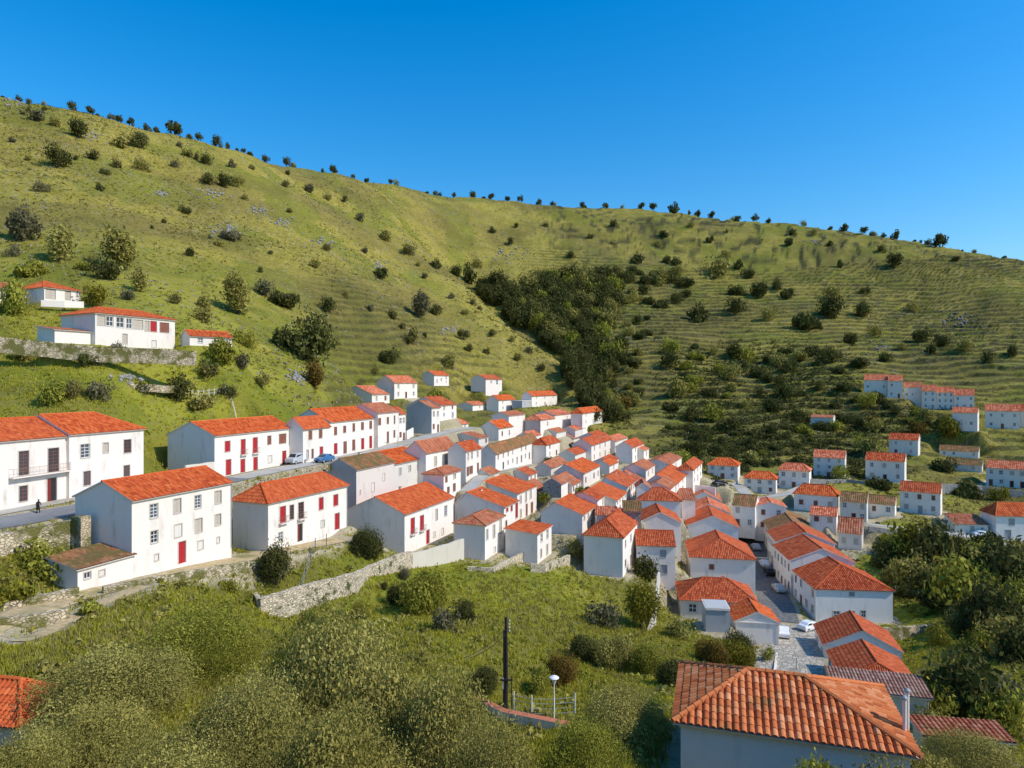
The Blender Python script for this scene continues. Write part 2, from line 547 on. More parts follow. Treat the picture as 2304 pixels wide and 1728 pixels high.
hs('white two-storey house with a brick-red roof, standing on the stepped lane corner', 2, 1283, 868, 1150, 142, 21, x1=1410, x2=1210, roof='g1', rise=1.6, tile=RD,
   front=[(1297, 882, 1309, 940, 'w'), (1327, 872, 1340, 930, 'w'), (1375, 865, 1387, 915, 'w'), (1290, 1000, 1308, 1072, 'n'), (1312, 990, 1340, 1055, 'n'), (1376, 965, 1390, 1042, 'n')])
hs('very long white terrace with two rows of narrow windows under a patchy brown roof', 2, 1530, 890, 1045, 158, 17, x1=1885, x2=1415, roof='g1', rise=1.9, tile=MS, auto=(10, 2))
hs('white house with a clean red hipped roof at the far end of the long terrace', 2, 1950, 815, 930, 188, 22, x1=2062, x2=1888, roof='h1', rise=1.7, tile=RD, auto=(2, 2), hip=(.5, .6))
hs('low house under a wide faded roof behind the long terrace', 2, 1390, 763, 830, 172, 22, x1=1470, x2=1112, roof='g1', rise=1.2, tile=FD, auto=(2, 1), wall='aged_plaster')
hs('white house with an orange roof and two windows above the long terrace', 2, 1555, 678, 780, 187, 23, x1=1672, x2=1400, roof='g1', rise=1.9, tile=O, auto=(2, 1))
hs('small low house with a short orange roof at the end of the cars\' street', 2, 1180, 650, 702, 193, 23, x1=1305, x2=1075, roof='h1', rise=1.4, tile=PK, auto=(2, 1))
hs('white house with a brown hipped roof and a gravel yard beside its stone pen', 2, 1442, 1483, 1770, 110, 21, x1=1600, x2=1187, roof='h1', rise=1.1, tile=FD, hip=(.5, .5),
   front=[(1452, 1515, 1468, 1600, 'p'), (1507, 1480, 1525, 1585, 'p'), (1561, 1438, 1579, 1550, 'p'), (1515, 1660, 1530, 1705, 'x')])
hs('white cube house under a single bright tilted roof at the end of the stone pens', 2, 1877, 1560, 1803, 113, 21, x1=1994, x2=1612, roof='sy', rise=.5, tile=O,
   front=[(1903, 1555, 1919, 1620, 'w'), (1953, 1500, 1967, 1590, 'w'), (1900, 1680, 1914, 1750, 'p'), (1950, 1640, 1964, 1725, 'p')])
hs('white house with a deep plain gable and bright orange roof behind the brown hipped house', 2, 1600, 1335, 1560, 123, 21, x1=1718, x2=1190, roof='g1', rise=2.2, rk=.76, tile=O,
   front=[(1617, 1340, 1635, 1370, 'r'), (1655, 1315, 1670, 1365, 'r'), (1694, 1290, 1714, 1420, 'r'), (1612, 1440, 1625, 1500, 'n')])
hs('taller white house with bright orange roof stepping up behind the deep plain gable', 2, 1708, 1225, 1450, 137, 21, x1=1870, x2=1340, roof='g1', rise=2.1, rk=.76, tile=O,
   front=[(1730, 1235, 1745, 1300, 'p'), (1775, 1205, 1788, 1290, 'p'), (1813, 1180, 1828, 1260, 'p'), (1733, 1350, 1745, 1420, 'p'), (1780, 1320, 1795, 1420, 'n'), (1822, 1300, 1840, 1390, 'n')])
hs('narrow white house with a faded roof, last of the stepped orange pair', 2, 1872, 1205, 1345, 152, 21, x1=1966, b=7, roof='g1', rise=1.6, tile=FD, auto=(4, 1))
# --- village core (third crop)
hs('stone-sided house with a faded roof between the stepped row and the gabled lane', 3, 600, 772, 885, 148, 21, x1=712, x2=492, roof='g1', rise=1.2, tile=FD, wall='white_plaster', front=[(655, 770, 680, 850, 'n')], extra='stone_gable')
hs('white house with arched gable windows and a clean orange roof in the village core', 3, 785, 685, 810, 160, 21, x1=920, x2=548, roof='g1', rise=1.9, rk=.65, tile=O, auto=(4, 1), side=[(575, 668, 600, 705, 'w'), (640, 680, 675, 715, 'p')])
hs('low orange-roofed house beside the small green vine plot', 3, 515, 640, 705, 170, 21, x1=650, x2=385, roof='g1', rise=1.3, tile=FD, auto=(2, 1), wall='aged_plaster')
hs('white house with a long plain side wall and a glossy orange roof above the gardens', 3, 775, 1030, 1195, 124, 21, x1=893, x2=432, roof='g1', rise=1.9, rk=.66, tile=O, auto=(4, 2))
hs('white house with a bright roof, second up the lane from the plain side wall', 3, 1055, 912, 1020, 139, 20, x1=1140, x2=765, roof='g1', rise=2.0, rk=.78, tile=O, auto=(4, 2))
hs('white row house with a rumpled red roof, third up the lane', 3, 1144, 800, 960, 152, 20, x1=1232, x2=905, roof='g1', rise=2.0, rk=.76, tile=RD, auto=(6, 2))
hs('white house with a small faded roof, last before the lane bends', 3, 1190, 712, 770, 172, 20, x1=1228, x2=1080, roof='g1', rise=1.3, tile=PK, auto=(2, 1))
hs('tall white house with a half-hipped red roof above the grassy hollow', 3, 1110, 1215, 1545, 115, 21, x1=1237, x2=787, roof='h1', rise=2.3, tile=RD, hip=(.75, 0), auto=(3, 2))
hs('white house with a ribbed lean-to roof, a grey window and a door to the yard', 3, 1226, 1278, 1530, 122, 97, x1=1545, b=7.5, roof='g1', rise=1.9, tile=RD,
   front=[(1422, 1320, 1468, 1378, 'g'), (1432, 1440, 1478, 1515, 'g')])
hs('white house with a plain pointed gable facing the yard house', 3, 1257, 1085, 1300, 133, 97, x1=1592, b=10, roof='g2', rise=1.9, tile=RD)
hs('white house with a ribbed hipped roof behind the plain pointed gable', 3, 1250, 905, 1090, 146, 98, x1=1592, b=9, roof='h1', rise=2.1, tile=RD, hip=(.8, .8))
hs('white house with a flat bright roof plane in the crowded core', 3, 1555, 772, 890, 160, 22, x1=1656, x2=1305, roof='g1', rise=1.9, rk=.67, tile=O, auto=(3, 2))
hs('low house with a dull red roof squeezed in front of the flat bright roof', 3, 1500, 815, 905, 152, 22, x1=1562, x2=1285, roof='g1', rise=1.3, tile=FD, auto=(1, 1))
hs('white house with a small hipped roof at the eastern edge of the core', 3, 1692, 655, 785, 176, 23, x1=1768, x2=1584, roof='h1', rise=1.5, tile=RD, hip=(.6, .6), auto=(3, 2))
hs('white gabled house with a faded roof behind the small hipped roof', 3, 1500, 612, 700, 187, 23, x1=1598, x2=1285, roof='g1', rise=1.2, tile=FD, auto=(1, 1))
hs('low white house with a dusty roof in the middle of the core', 3, 1302, 657, 750, 174, 22, x1=1376, x2=1110, roof='g1', rise=1.4, tile=FD, auto=(2, 1))
hs('tiny house with a square orange roof wedged between taller white walls', 3, 1000, 618, 690, 186, 23, x1=1070, x2=925, roof='g1', rise=1.2, tile=O, auto=(1, 1))
hs('white house with a fresh red roof, last before the dark ravine trees', 3, 1190, 470, 600, 204, 23, x1=1285, x2=1050, roof='g1', rise=1.7, tile=RD, auto=(2, 2))
hs('low annexe with a pink roof right of the last house before the ravine', 3, 1285, 495, 570, 210, 23, x1=1327, b=6, roof='g1', rise=1.1, tile=PK, auto=(1, 1), name='annexe', cat='outbuilding', grp='low outbuildings')
hs('large white house with stepped red roofs at the back of the core', 3, 850, 452, 595, 200, 22, x1=1025, x2=690, roof='g1', rise=1.9, tile=RD, auto=(4, 2))
hs('low house with a dark red roof against the large back house', 3, 715, 530, 620, 190, 22, x1=845, x2=577, roof='g1', rise=1.3, tile=RD, wall='aged_plaster')
hs('low house with a brownish roof along the upper garden edge', 3, 700, 398, 440, 222, 23, x1=800, x2=592, roof='g1', rise=1.2, tile=FD, wall='aged_plaster')
hs('long low house with a bleached roof highest at the back of the core', 3, 1045, 418, 470, 222, 23, x1=1150, x2=900, roof='g1', rise=1.3, tile=PK, wall='aged_plaster')
hs('small red-roofed house hidden behind the end of the long terrace', 3, 345, 378, 440, 203, 22, x1=430, x2=232, roof='g1', rise=1.2, tile=PK)
hs('narrow white row front under a small faded roof, beside the arched gable windows', 3, 690, 782, 865, 153, 21, x1=790, x2=630, roof='g1', rise=1.1, tile=FD, auto=(4, 1))
hs('low shed with a brown tile heap roof beside the plain pointed gable', 3, 1125, 1010, 1075, 128, 97, x1=1262, b=4, roof='sy', rise=1.2, tile=MS, wall='grey_stone', name='shed', cat='shed', grp='low outbuildings')
hs('low building with a flat pinkish terrace top behind the half-hipped house', 3, 890, 1035, 1110, 127, 97, x1=1058, b=6, roof='sy', rise=.5, tile=PK, wall='aged_plaster', name='outbuilding', cat='outbuilding', grp='low outbuildings')
hs('small white house with a red roof between the half-hipped house and the lane', 3, 900, 905, 1010, 134, 21, x1=960, b=6, roof='g1', rise=1.3, tile=RD, auto=(2, 1))
hs('low white house with a tiled roof stepping down beside the ribbed hipped house', 3, 1225, 800, 900, 150, 98, x1=1300, b=6, roof='g2', rise=1.0, tile=FD)
hs('small outbuilding with a dull roof at the crossing of lane and terrace', 2, 1480, 1075, 1130, 147, 21, x1=1560, x2=1430, roof='g1', rise=1.0, tile=FD, wall='aged_plaster', name='outbuilding', cat='outbuilding', grp='low outbuildings')
hs('white house with a small bright roof squeezed behind the vine plot', 3, 330, 700, 770, 162, 21, x1=400, b=6, roof='g1', rise=1.2, tile=RD, auto=(2, 1))
hs('low tiled roof hugging the front of the large white back house', 3, 1010, 590, 650, 192, 22, x1=1075, b=5, roof='g1', rise=1.1, tile=RD)
hs('narrow white strip house along the stepped alley in the core', 3, 1600, 905, 1010, 153, 100, x1=1648, b=12, roof='sy', rise=.8, tile=FD)
hs('low shed with dusty tiles in the garden behind the clean red hipped roof', 3, 560, 352, 392, 214, 23, x1=640, b=5, roof='g1', rise=1.0, tile=FD, wall='aged_plaster', name='shed', cat='shed', grp='low outbuildings')
hs('low shed with a bleached roof under the house with outdoor stairs', 3, 715, 332, 368, 224, 23, x1=800, b=5, roof='g1', rise=1.0, tile=PK, wall='aged_plaster', name='shed', cat='shed', grp='low outbuildings')
hs('small white house with a red roof filling the bend behind the large white back house', 3, 900, 385, 440, 214, 23, x1=985, b=6, roof='g1', rise=1.3, tile=RD, auto=(2, 1))
hs('low white house with a faded roof between the lane bend and flat bright roof', 3, 1235, 770, 850, 163, 22, x1=1290, b=5, roof='g1', rise=1.2, tile=FD, auto=(1, 1))
# --- right street, left side
hs('white house with a hipped ribbed roof and one small window, at the dark street', 5, 702, 345, 530, 130, 101, x1=1105, b=13, roof='h2', rise=2.6, tile=RD, hip=(.75, 0),
   front=[(817, 392, 848, 424, 'n')])
hs('white house with a tall plain gable behind the single-window hipped house', 5, 682, 152, 300, 147, 102, x1=1000, b=13, roof='g2', rise=2.3, tile=RD)
hs('white gabled house, third along the left side of the dark street', 3, 1660, 1003, 1100, 162, 103, x1=2000, b=11, roof='g2', rise=2.0, tile=PK)
hs('white gabled house with a weathered roof, fourth along the dark street', 3, 1640, 905, 1000, 175, 104, x1=1925, b=12, roof='g2', rise=2.2, tile=FD)
hs('house with a broad ribbed hip roof and a cluttered grey front yard', 5, 640, 610, 735, 113, 100, x1=1118, b=9.5, roof='h1', rise=2.5, tile=RD, wall='aged_plaster', hip=(.9, .9),
   front=[(690, 640, 740, 690, 'w'), (860, 632, 895, 655, 'g')])
hs('small white house with a little curved orange gable roof at the head of the plaza', 5, 985, 745, 900, 103, 98, x1=1250, b=6.5, roof='g2', rise=1.5, tile=O)
hs('flat-topped pale stone shed in front of the cluttered yard', 5, 797, 668, 810, 101, 98, x1=945, b=4, roof='f', rise=.1, wall='cement', name='stone_shed', cat='shed', grp='low outbuildings')
# --- right street, right side
hs('large white house with a ribbed hip roof, nearest end of the street\'s right row', 5, 1480, 545, 742, 118, 95, x1=1960, b=11.8, roof='h2', rise=2.7, tile=RD, hip=(.95, 0), wall='blue_white_plaster',
   front=[(1690, 567, 1718, 590, 'g'), (1590, 683, 1632, 722, 'w'), (1700, 683, 1722, 708, 'g'), (1762, 678, 1792, 722, 'w')], sauto=(4, 2))
hs('white house with a plain gable and dark left slope, second in the street\'s right row', 5, 1325, 368, 590, 130.5, 97, x1=1720, b=12.5, roof='g2', rise=2.4, tile=RD, sauto=(5, 2))
hs('white house with a short roof between white parapets, third in the street\'s right row', 5, 1240, 252, 440, 144, 101, x1=1600, b=11, roof='g2', rise=2.2, tile=RD, sauto=(5, 2))
hs('white house with a brown mossy roof, farthest in the street\'s right row', 5, 1203, 190, 330, 156.5, 104, x1=1490, b=21, roof='g2', rise=2.1, tile=MS, sauto=(6, 2))
hs('house with a dark red roof and a blank lilac gable, below the large hip house', 5, 1535, 893, 1060, 97, 106, x1=2015, b=8.5, roof='g2', rise=2.5, tile=RD, sauto=(2, 1))
hs('house with a bright orange right slope and small front hip above the grey tile roof', 5, 1650, 1112, 1230, 84, 105, x1=2125, b=9.5, roof='h2', rise=1.9, tile=RD, hip=(.35, 0), sauto=(3, 1))
hs('old house under a grey corrugated tile roof behind the big foreground roof', 5, 1600, 1165, 1330, 62, 104, x1=2185, b=3.0, roof='sy', rise=.55, tile=GT, wall='cream_plaster', p=.3)
# --- foreground
hs('grey-white house in the foreground with a huge ribbed terracotta hip roof', 5, 640, 1358, 1800, 31.5, 107, a=9.6, b=6.2, roof='h1', rise=1.3, tile='terracotta_tiles', wall='blue_white_plaster', p=.33, hip=(1.0, 1.25), ov=.35, extra='big_tiles')
hs('low orange tiled roof poking out of the bushes in the bottom left corner', 6, -420, 1330, 1560, 37, 100, x1=120, b=3.6, roof='h1', rise=1.3, tile=O, p=.32, hip=(0, 1.0), extra='big_tiles')
hs('low broken tile roof in the bottom right corner beyond the flue pipes', 13, 520, 1490, 1640, 41, 99, x1=1060, b=1.7, roof='sy', rise=.15, tile=FD, wall='cream_plaster', p=.3, name='outbuilding', cat='outbuilding', grp='low outbuildings')
# --- far right slope
hs('white house with a hipped roof left of the road fork, lowest of the far slope', 4, 440, 740, 822, 205, ('r', 5), a=8, x2=253, roof='h1', rise=1.9, tile=O, front=(), sauto=(3, 2), hip=(.7, .7))
hs('white house with a pale pink roof and four small windows at the road fork', 4, 676, 824, 914, 195, ('r', 3), a=7, x2=479, roof='h1', rise=1.7, tile=O, sauto=(3, 2), hip=(.6, .6))
hs('white house with its entrance steps, up and right of the road fork house', 4, 882, 773, 888, 203, ('r', 5), a=7, x2=693, roof='h1', rise=1.8, tile=PK, sauto=(3, 2), hip=(.6, .4))
hs('tall white tower-like house with irregular windows on the far slope', 4, 1103, 692, 816, 216, ('r', 3), a=8, x2=909, roof='g1', rise=2.0, tile=PK, sauto=(3, 3), endw='y')
hs('broad white house with a brick-red roof and six windows, right of the tower-like house', 4, 1472, 713, 842, 212, ('r', 4), a=8, x2=1230, roof='g1', rise=2.1, tile=RD, sauto=(3, 2), endw='y')
hs('white house standing alone uphill, above the broad six-window house', 4, 1556, 580, 678, 246, ('r', 5), a=8, x2=1376, roof='g1', rise=2.0, tile=RD, sauto=(2, 2), endw='y')
hs('long low white shed with a brown tiled roof and three dark openings', 4, 1930, 652, 692, 252, ('r', 3), a=7, x2=1688, roof='g1', rise=1.7, tile=MS, sauto=(4, 1), endw='y', name='long_shed', cat='shed', grp='low outbuildings')
hs('low ruined shed with a brown roof directly below the long low shed', 4, 1952, 736, 778, 236, ('r', 3), a=6, x2=1735, roof='g1', rise=1.6, tile=MS, wall='aged_plaster', sauto=(2, 1), endw='y', name='long_shed', cat='shed', grp='low outbuildings')
hs('wide white house cut by the right edge above the retaining wall road', 4, 2300, 768, 885, 214, ('r', 3), a=8, x2=1977, roof='g1', rise=2.1, tile=PK, sauto=(5, 2), endw='y')
hs('white house with a brown-red roof and four windows alone below the retaining road', 4, 1695, 910, 1046, 184, ('r', 3.5), a=7, x2=1443, roof='g1', rise=2.2, tile=RD, sauto=(3, 2), endw='y')
hs('white house with a wide orange roof cut by the right edge beside the lower road', 4, 2040, 1045, 1195, 165, 98, a=16, b=7, roof='h1', rise=2.6, tile=O, wall='blue_white_plaster', hip=(.6, .6),
   front=[(2118, 1065, 2153, 1105, 'g'), (2095, 1135, 2132, 1195, 'g')])
hs('low garage with a pale tiled roof, beside the wide orange house and road', 4, 1790, 1098, 1158, 168, 99, x1=1990, b=6, roof='sy', rise=1.4, tile=FD, auto=(1, 1), name='garage', cat='garage', grp='low outbuildings')
hs('white house with a pinkish hipped roof above the broken-roofed house', 4, 1057, 927, 1030, 178, ('r', 4), a=7, x2=788, roof='h1', rise=2.2, tile=O, sauto=(3, 1), hip=(.6, .6))
hs('grey-white house with a wooden balcony under a patched brown roof', 4, 1238, 967, 1090, 172, ('r', 3), a=7, x2=1075, roof='g1', rise=1.9, tile=MS, wall='aged_plaster', sauto=(3, 2), endw='y')
hs('low white wing with a collapsing brown roof, right of the wooden balcony house', 4, 1412, 982, 1052, 175, ('r', 3), a=7, x2=1240, roof='g1', rise=1.7, tile=MS, sauto=(2, 1), endw='y')
hs('small house with an orange-brown shed roof and a glazed front below the broken roofs', 4, 1207, 1160, 1262, 150, ('r', 3), a=7, x2=1062, roof='g1', rise=2.7, tile=FD, wall='aged_plaster', sauto=(2, 1), endw='y')
hs('low white house with a bleached pink roof beside the mossy row roof', 4, 1050, 1052, 1112, 160, ('r', 3), a=7, x2=888, roof='g1', rise=1.4, tile=PK, sauto=(2, 1), endw='y')
hs('house with an old brown roof closing the far end of the dark street', 4, 547, 990, 1130, 168, ('r', 8), a=8, x2=407, roof='g1', rise=2.1, tile=MS, sauto=(2, 2), endw='y')
hs('white house with a low wide gable right of the street end', 4, 550, 988, 1140, 170, 104, x1=740, b=9, roof='g2', rise=1.0, tile=PK, auto=(2, 2))
# --- upper right cluster
hs('white house with three dark windows, leftmost of the cluster high on the far slope', 4, 1222, 206, 280, 325, ('r', 91), x1=1368, b=8, roof='g1', rise=2.6, tile=PK, auto=(3, 1))
hs('white house stepping forward beside the leftmost high cluster house', 4, 1371, 211, 318, 318, ('r', 91), x1=1460, b=8, roof='g1', rise=2.6, tile=PK, auto=(2, 2))
hs('plain cream house with a pale roof, third in the high cluster', 4, 1468, 252, 330, 318, ('r', 91), x1=1578, b=8, roof='g1', rise=2.4, tile=FD, auto=(3, 1), wall='aged_plaster')
hs('tall white house with a dark basement door, middle of the high cluster', 4, 1581, 274, 388, 312, ('r', 91), x1=1670, b=8, roof='g1', rise=2.7, tile=PK, auto=(2, 3))
hs('white house just right of the tall middle house in the high cluster', 4, 1673, 283, 390, 310, ('r', 91), x1=1776, b=8, roof='g1', rise=2.4, tile=PK, auto=(3, 3))
hs('white house with clustered windows and a bare end wall, right end of the upper step', 4, 1779, 300, 388, 306, ('r', 91), x1=1905, b=8, roof='g1', rise=2.7, tile=PK, auto=(3, 2))
hs('white house with a big grey garage door and a stepped right gable', 4, 1924, 410, 525, 262, ('r', 4), a=7.5, x2=1768, roof='g1', rise=1.9, tile=PK, sauto=(2, 1), endw='y', extra='garage_door')
hs('wide white house with two upper windows, right of the grey garage door house', 4, 1971, 396, 505, 280, ('r', 91), x1=2190, b=9, roof='g1', rise=2.6, tile=PK, auto=(3, 2))
hs('white house with a darker roof at the right edge of the high cluster', 4, 2193, 396, 500, 284, ('r', 91), x1=2300, b=9, roof='g1', rise=2.6, tile=RD, auto=(2, 2))
hs('small isolated hut with a flat red roof and grey shutters on the terraces', 4, 1030, 440, 500, 288, ('r', 6), a=8, x2=893, roof='g1', rise=.9, tile=FD, wall='aged_plaster', sauto=(2, 1), endw='y')
# --- upper left hillside
hs('long white house with a glazed gallery of windows along its upper floor', 8, 592, 400, 602, 118, 27, x1=1088, x2=380, roof='h1', rise=1.6, tile=O, hip=(.7, .7),
   front=[(605, 415, 655, 475, 'p'), (660, 420, 705, 480, 'w'), (725, 428, 770, 488, 'w'), (785, 435, 822, 495, 'w'), (830, 442, 890, 498, 'p'), (900, 448, 928, 510, 'p'), (935, 450, 975, 515, 'r'), (995, 458, 1050, 520, 'n'), (762, 528, 792, 590, 'p'), (945, 570, 972, 612, 'x')])
hs('low white annexe with a faded roof on the left of the gallery house', 8, 340, 503, 583, 113, 27, x1=575, x2=232, roof='sy', rise=.7, tile=FD, auto=None, name='annexe', cat='outbuilding', grp='low outbuildings')
hs('white hillside house with two pale windows, highest on the left slope', 8, 275, 240, 330, 137, 27, x1=500, x2=90, roof='h1', rise=1.9, tile=O, hip=(.5, .7), front=[(285, 250, 345, 308, 'p'), (405, 258, 440, 315, 'p')], side=[(170, 225, 250, 262, 'w')])
hs('low house with a faded orange roof at the left edge beside the highest hillside house', 8, -60, 235, 330, 131, 27, x1=160, b=6, roof='g1', rise=1.3, tile=FD, auto=(2, 1))
hs('small red-roofed shed half hidden behind the picket fence on the left slope', 8, 1180, 545, 600, 130, 45, x1=1445, b=5, roof='g1', rise=1.2, tile=O, auto=(2, 1), name='shed', cat='shed', grp='low outbuildings')
# ------------------------------------------------------------------ terrain
TP = []          # control points: (u, lnY, v, weight)


def tp(c, x, y, D, w=1.):
    u, v = UV(c, x, y)
    TP.append((u, math.log(D), v, w))


def tw(X, Y, z, w=1.):
    TP.append((X / Y, math.log(Y), -z / Y, w))


for d in HS:
    if d['name'] in ('annexe',):
        continue
    for s, t in ((0, 0), (.9, 0), (0, .9)):
        X = d['X'] + d['e1'][0] * d['a'] * s + d['e2'][0] * d['b'] * t
        Y = d['Y'] + d['e1'][1] * d['a'] * s + d['e2'][1] * d['b'] * t
        tw(X, Y, d['zb'] + (.5 if t else 0), .6 if s + t == 0 else .25)

# left hill: skyline and flank
for x, y, D in ((-250, 168, 310), (0, 222, 330), (200, 262, 350), (400, 318, 385), (600, 366, 425), (800, 416, 480), (920, 440, 545)):
    tp(0, x, y, D, 2)
    if x < 780:
        tp(0, x, y + 55, D * 1.25, 2)
    tp(0, x, y + 230, D * 2.4, 1)
for x, y, D in ((0, 330, 270), (0, 450, 215), (0, 560, 168), (150, 400, 255), (150, 560, 180), (300, 440, 270), (300, 560, 205), (300, 650, 160),
                (-250, 420, 200), (-250, 600, 140), (450, 480, 290), (450, 600, 215), (450, 700, 165), (600, 520, 300), (600, 640, 230), (600, 740, 180),
                (750, 580, 310), (750, 700, 240), (750, 800, 195), (900, 580, 380), (900, 680, 300), (900, 780, 245), (1000, 720, 310), (1000, 800, 262),
                (1150, 800, 300), (1150, 850, 268), (900, 500, 455), (0, 820, 108), (150, 880, 103), (300, 900, 110), (150, 800, 118), (450, 850, 128), (600, 840, 150),
                (700, 870, 150), (560, 900, 124), (-250, 760, 110), (-250, 860, 95)):
    tp(0, x, y, D, 1.2)
# the spur's edge and the dip behind it
for x, y, D in ((1042, 625, 410), (1100, 690, 378), (1170, 745, 350), (1250, 805, 325), (1310, 860, 300), (1360, 905, 275)):
    tp(0, x, y, D, 3)
    tp(0, x, y + 34, D * 1.10, 2.5)
for x, y, D in ((1042, 615, 500), (1100, 690, 440), (1170, 735, 415), (1250, 800, 385)):
    tp(0, x, y, D, 1.5)
# right hill
for x, y, D in ((1040, 452, 600), (1152, 460, 640), (1300, 470, 670), (1500, 484, 680), (1700, 502, 660), (1850, 520, 630), (2000, 538, 600), (2150, 564, 570),
                (2304, 594, 540), (2600, 650, 500)):
    tp(0, x, y, D, 2)
    tp(0, x, y + 50, D * 1.25, 2)
    tp(0, x, y + 200, D * 2.1, 2)
for x, y, D in ((1060, 520, 555), (1150, 560, 540), (1150, 640, 470), (1250, 560, 560), (1250, 680, 465), (1350, 600, 540), (1350, 740, 430), (1400, 830, 365), (1430, 930, 300),
                (1500, 600, 560), (1500, 740, 440), (1500, 860, 345), (1480, 980, 262), (1600, 600, 570), (1600, 720, 460), (1600, 840, 362), (1600, 950, 280), (1600, 1030, 232),
                (1750, 620, 550), (1750, 740, 445), (1750, 850, 352), (1750, 960, 272), (1900, 650, 520), (1900, 760, 425), (1900, 850, 350), (2050, 680, 500), (2050, 790, 400),
                (2050, 850, 350), (2200, 700, 470), (2200, 800, 380), (2200, 880, 320), (2400, 760, 420), (2400, 900, 300), (2500, 1100, 200)):
    tp(0, x, y, D, 1.2)
# valley on the right and gardens below the houses
for x, y, D in ((1980, 1240, 152), (2150, 1270, 142), (2300, 1300, 130), (2000, 1330, 132), (2150, 1370, 118), (2300, 1400, 108), (2100, 1450, 103), (2250, 1490, 90),
                (2150, 1560, 78), (2290, 1620, 66), (2500, 1500, 80), (2550, 1300, 125), (2050, 1395, 116), (2060, 1480, 92)):
    tp(0, x, y, D, 1.)
for x, y, D in ((1000, 1330, 96), (1150, 1310, 104), (1250, 1310, 106), (1120, 1400, 80), (1250, 1410, 84), (1350, 1330, 110), (1400, 1400, 97), (1150, 1500, 66), (1300, 1500, 72),
                (1450, 1480, 82), (1130, 1605, 55), (1290, 1600, 57), (1000, 1450, 66), (850, 1400, 76), (700, 1420, 72), (880, 1350, 92), (1500, 1540, 66)):
    tp(0, x, y, D, 1.)
for x, y, D in ((0, 765, 75.5), (150, 725, 77.5), (300, 690, 80), (450, 640, 83.5), (600, 585, 88), (700, 540, 92.5), (900, 480, 99), (1080, 420, 104)):
    tp(7, x, y + 35, D, 4)
# bank the camera stands on
for x, y, D in ((0, 1400, 52), (200, 1420, 52), (400, 1445, 54), (550, 1440, 60), (300, 1560, 40), (0, 1560, 38), (600, 1560, 46), (900, 1640, 46), (0, 1720, 28),
                (400, 1750, 30), (800, 1770, 34), (1200, 1800, 36), (1600, 1840, 36), (2000, 1760, 44), (2300, 1740, 48), (-400, 1500, 45), (-400, 1700, 28), (2700, 1700, 50)):
    tp(0, x, y, D, 1.)
for u in (-1.1, -.6, 0, .6, 1.1):
    TP.append((u, math.log(18), .70, 1))
    TP.append((u, math.log(10), .72, 1))
    TP.append((u, math.log(6), .62, 1))

# roads: centre lines in world metres (X, Y, z), width, material
ROADS = []


def road(name, pts, w, mat, kind='structure'):
    pts = [tuple(map(float, p)) for p in pts]
    dense = []
    for i in range(len(pts) - 1):
        p0, p1, p2, p3 = (np.array(pts[max(0, i - 1)]), np.array(pts[i]), np.array(pts[i + 1]), np.array(pts[min(len(pts) - 1, i + 2)]))
        n = max(2, int(np.linalg.norm(p2 - p1) / 1.2))
        for k in range(n):
            t = k / n
            dense.append(.5 * (2 * p1 + (p2 - p0) * t + (2 * p0 - 5 * p1 + 4 * p2 - p3) * t * t + (3 * p1 - p0 - 3 * p2 + p3) * t ** 3))
    dense.append(np.array(pts[-1]))
    ROADS.append((name, np.array(dense), w, mat))
    for q in pts:
        tw(q[0], q[1], q[2], 1.5)


def gp(c, x, y, D):
    u, v = UV(c, x, y)
    return (u * D, D, -v * D)


road('road', [(-63, 52, -14.8), (-58.5, 61, -14.8), (-53.8, 69.5, -14.8), (-51.2, 76, -14.8), (-48.2, 86, -14.8), (-44.6, 96, -14.7), (-42.6, 104, -14.7)], 4.6, 'asphalt')
road('pavement', [(-62.6, 56, -14.45), (-60, 64, -14.4), (-57.3, 72.5, -14.35), (-54.2, 83, -14.3), (-51, 94, -14.3)], 2.7, 'concrete_road')
road('street', [(-42.6, 104, -14.7), (-39.2, 114, -14.5), (-35, 124, -14.4), (-30.8, 134, -14.2), (-26.6, 146, -13.8), (-22.2, 160, -13.2), (-17, 176, -12.6), (-11, 190, -12.4)], 4.4, 'concrete_road')
road('path', [gp(1, -300, 1560, 47), gp(1, 0, 1440, 54), gp(1, 450, 1285, 62.3), gp(1, 900, 1192, 68.5), gp(1, 1300, 1088, 77), gp(1, 1560, 1035, 84),
              gp(1, 1900, 968, 92), gp(1, 2110, 925, 98)], 3.6, 'dirt_track')
road('path', [gp(1, 120, 1560, 50), gp(1, 330, 1490, 54), gp(1, 620, 1330, 60.5), gp(1, 900, 1215, 66)], 1.6, 'dirt_track')
road('street', [gp(5, 1262, 760, 114.5), gp(5, 1235, 640, 124), gp(5, 1180, 520, 136.5), gp(5, 1118, 350, 157), gp(5, 1085, 235, 174), gp(5, 1095, 185, 183)], 6.0, 'cobbles')
road('plaza', [gp(5, 1270, 1120, 88), gp(5, 1325, 1000, 95), gp(5, 1340, 880, 103.5), gp(5, 1310, 770, 113)], 8.5, 'pale_paving')
road('lane', [gp(4, 250, 850, 196), gp(4, 420, 850, 200), gp(4, 520, 930, 185), gp(4, 700, 920, 190), gp(4, 900, 850, 205)], 3, 'concrete_road')
road('road', [gp(4, 1240, 1098, 160), gp(4, 1600, 1140, 163), gp(4, 1850, 1172, 160), gp(4, 2050, 1215, 155), gp(4, 2230, 1262, 148), gp(4, 2500, 1330, 138)], 3.6, 'concrete_road')
road('lane', [gp(2, 1290, 1200, 129.5), gp(2, 1330, 1160, 134), gp(2, 1450, 1055, 150), gp(2, 1620, 1020, 165), gp(2, 1880, 965, 193)], 2.6, 'concrete_road')

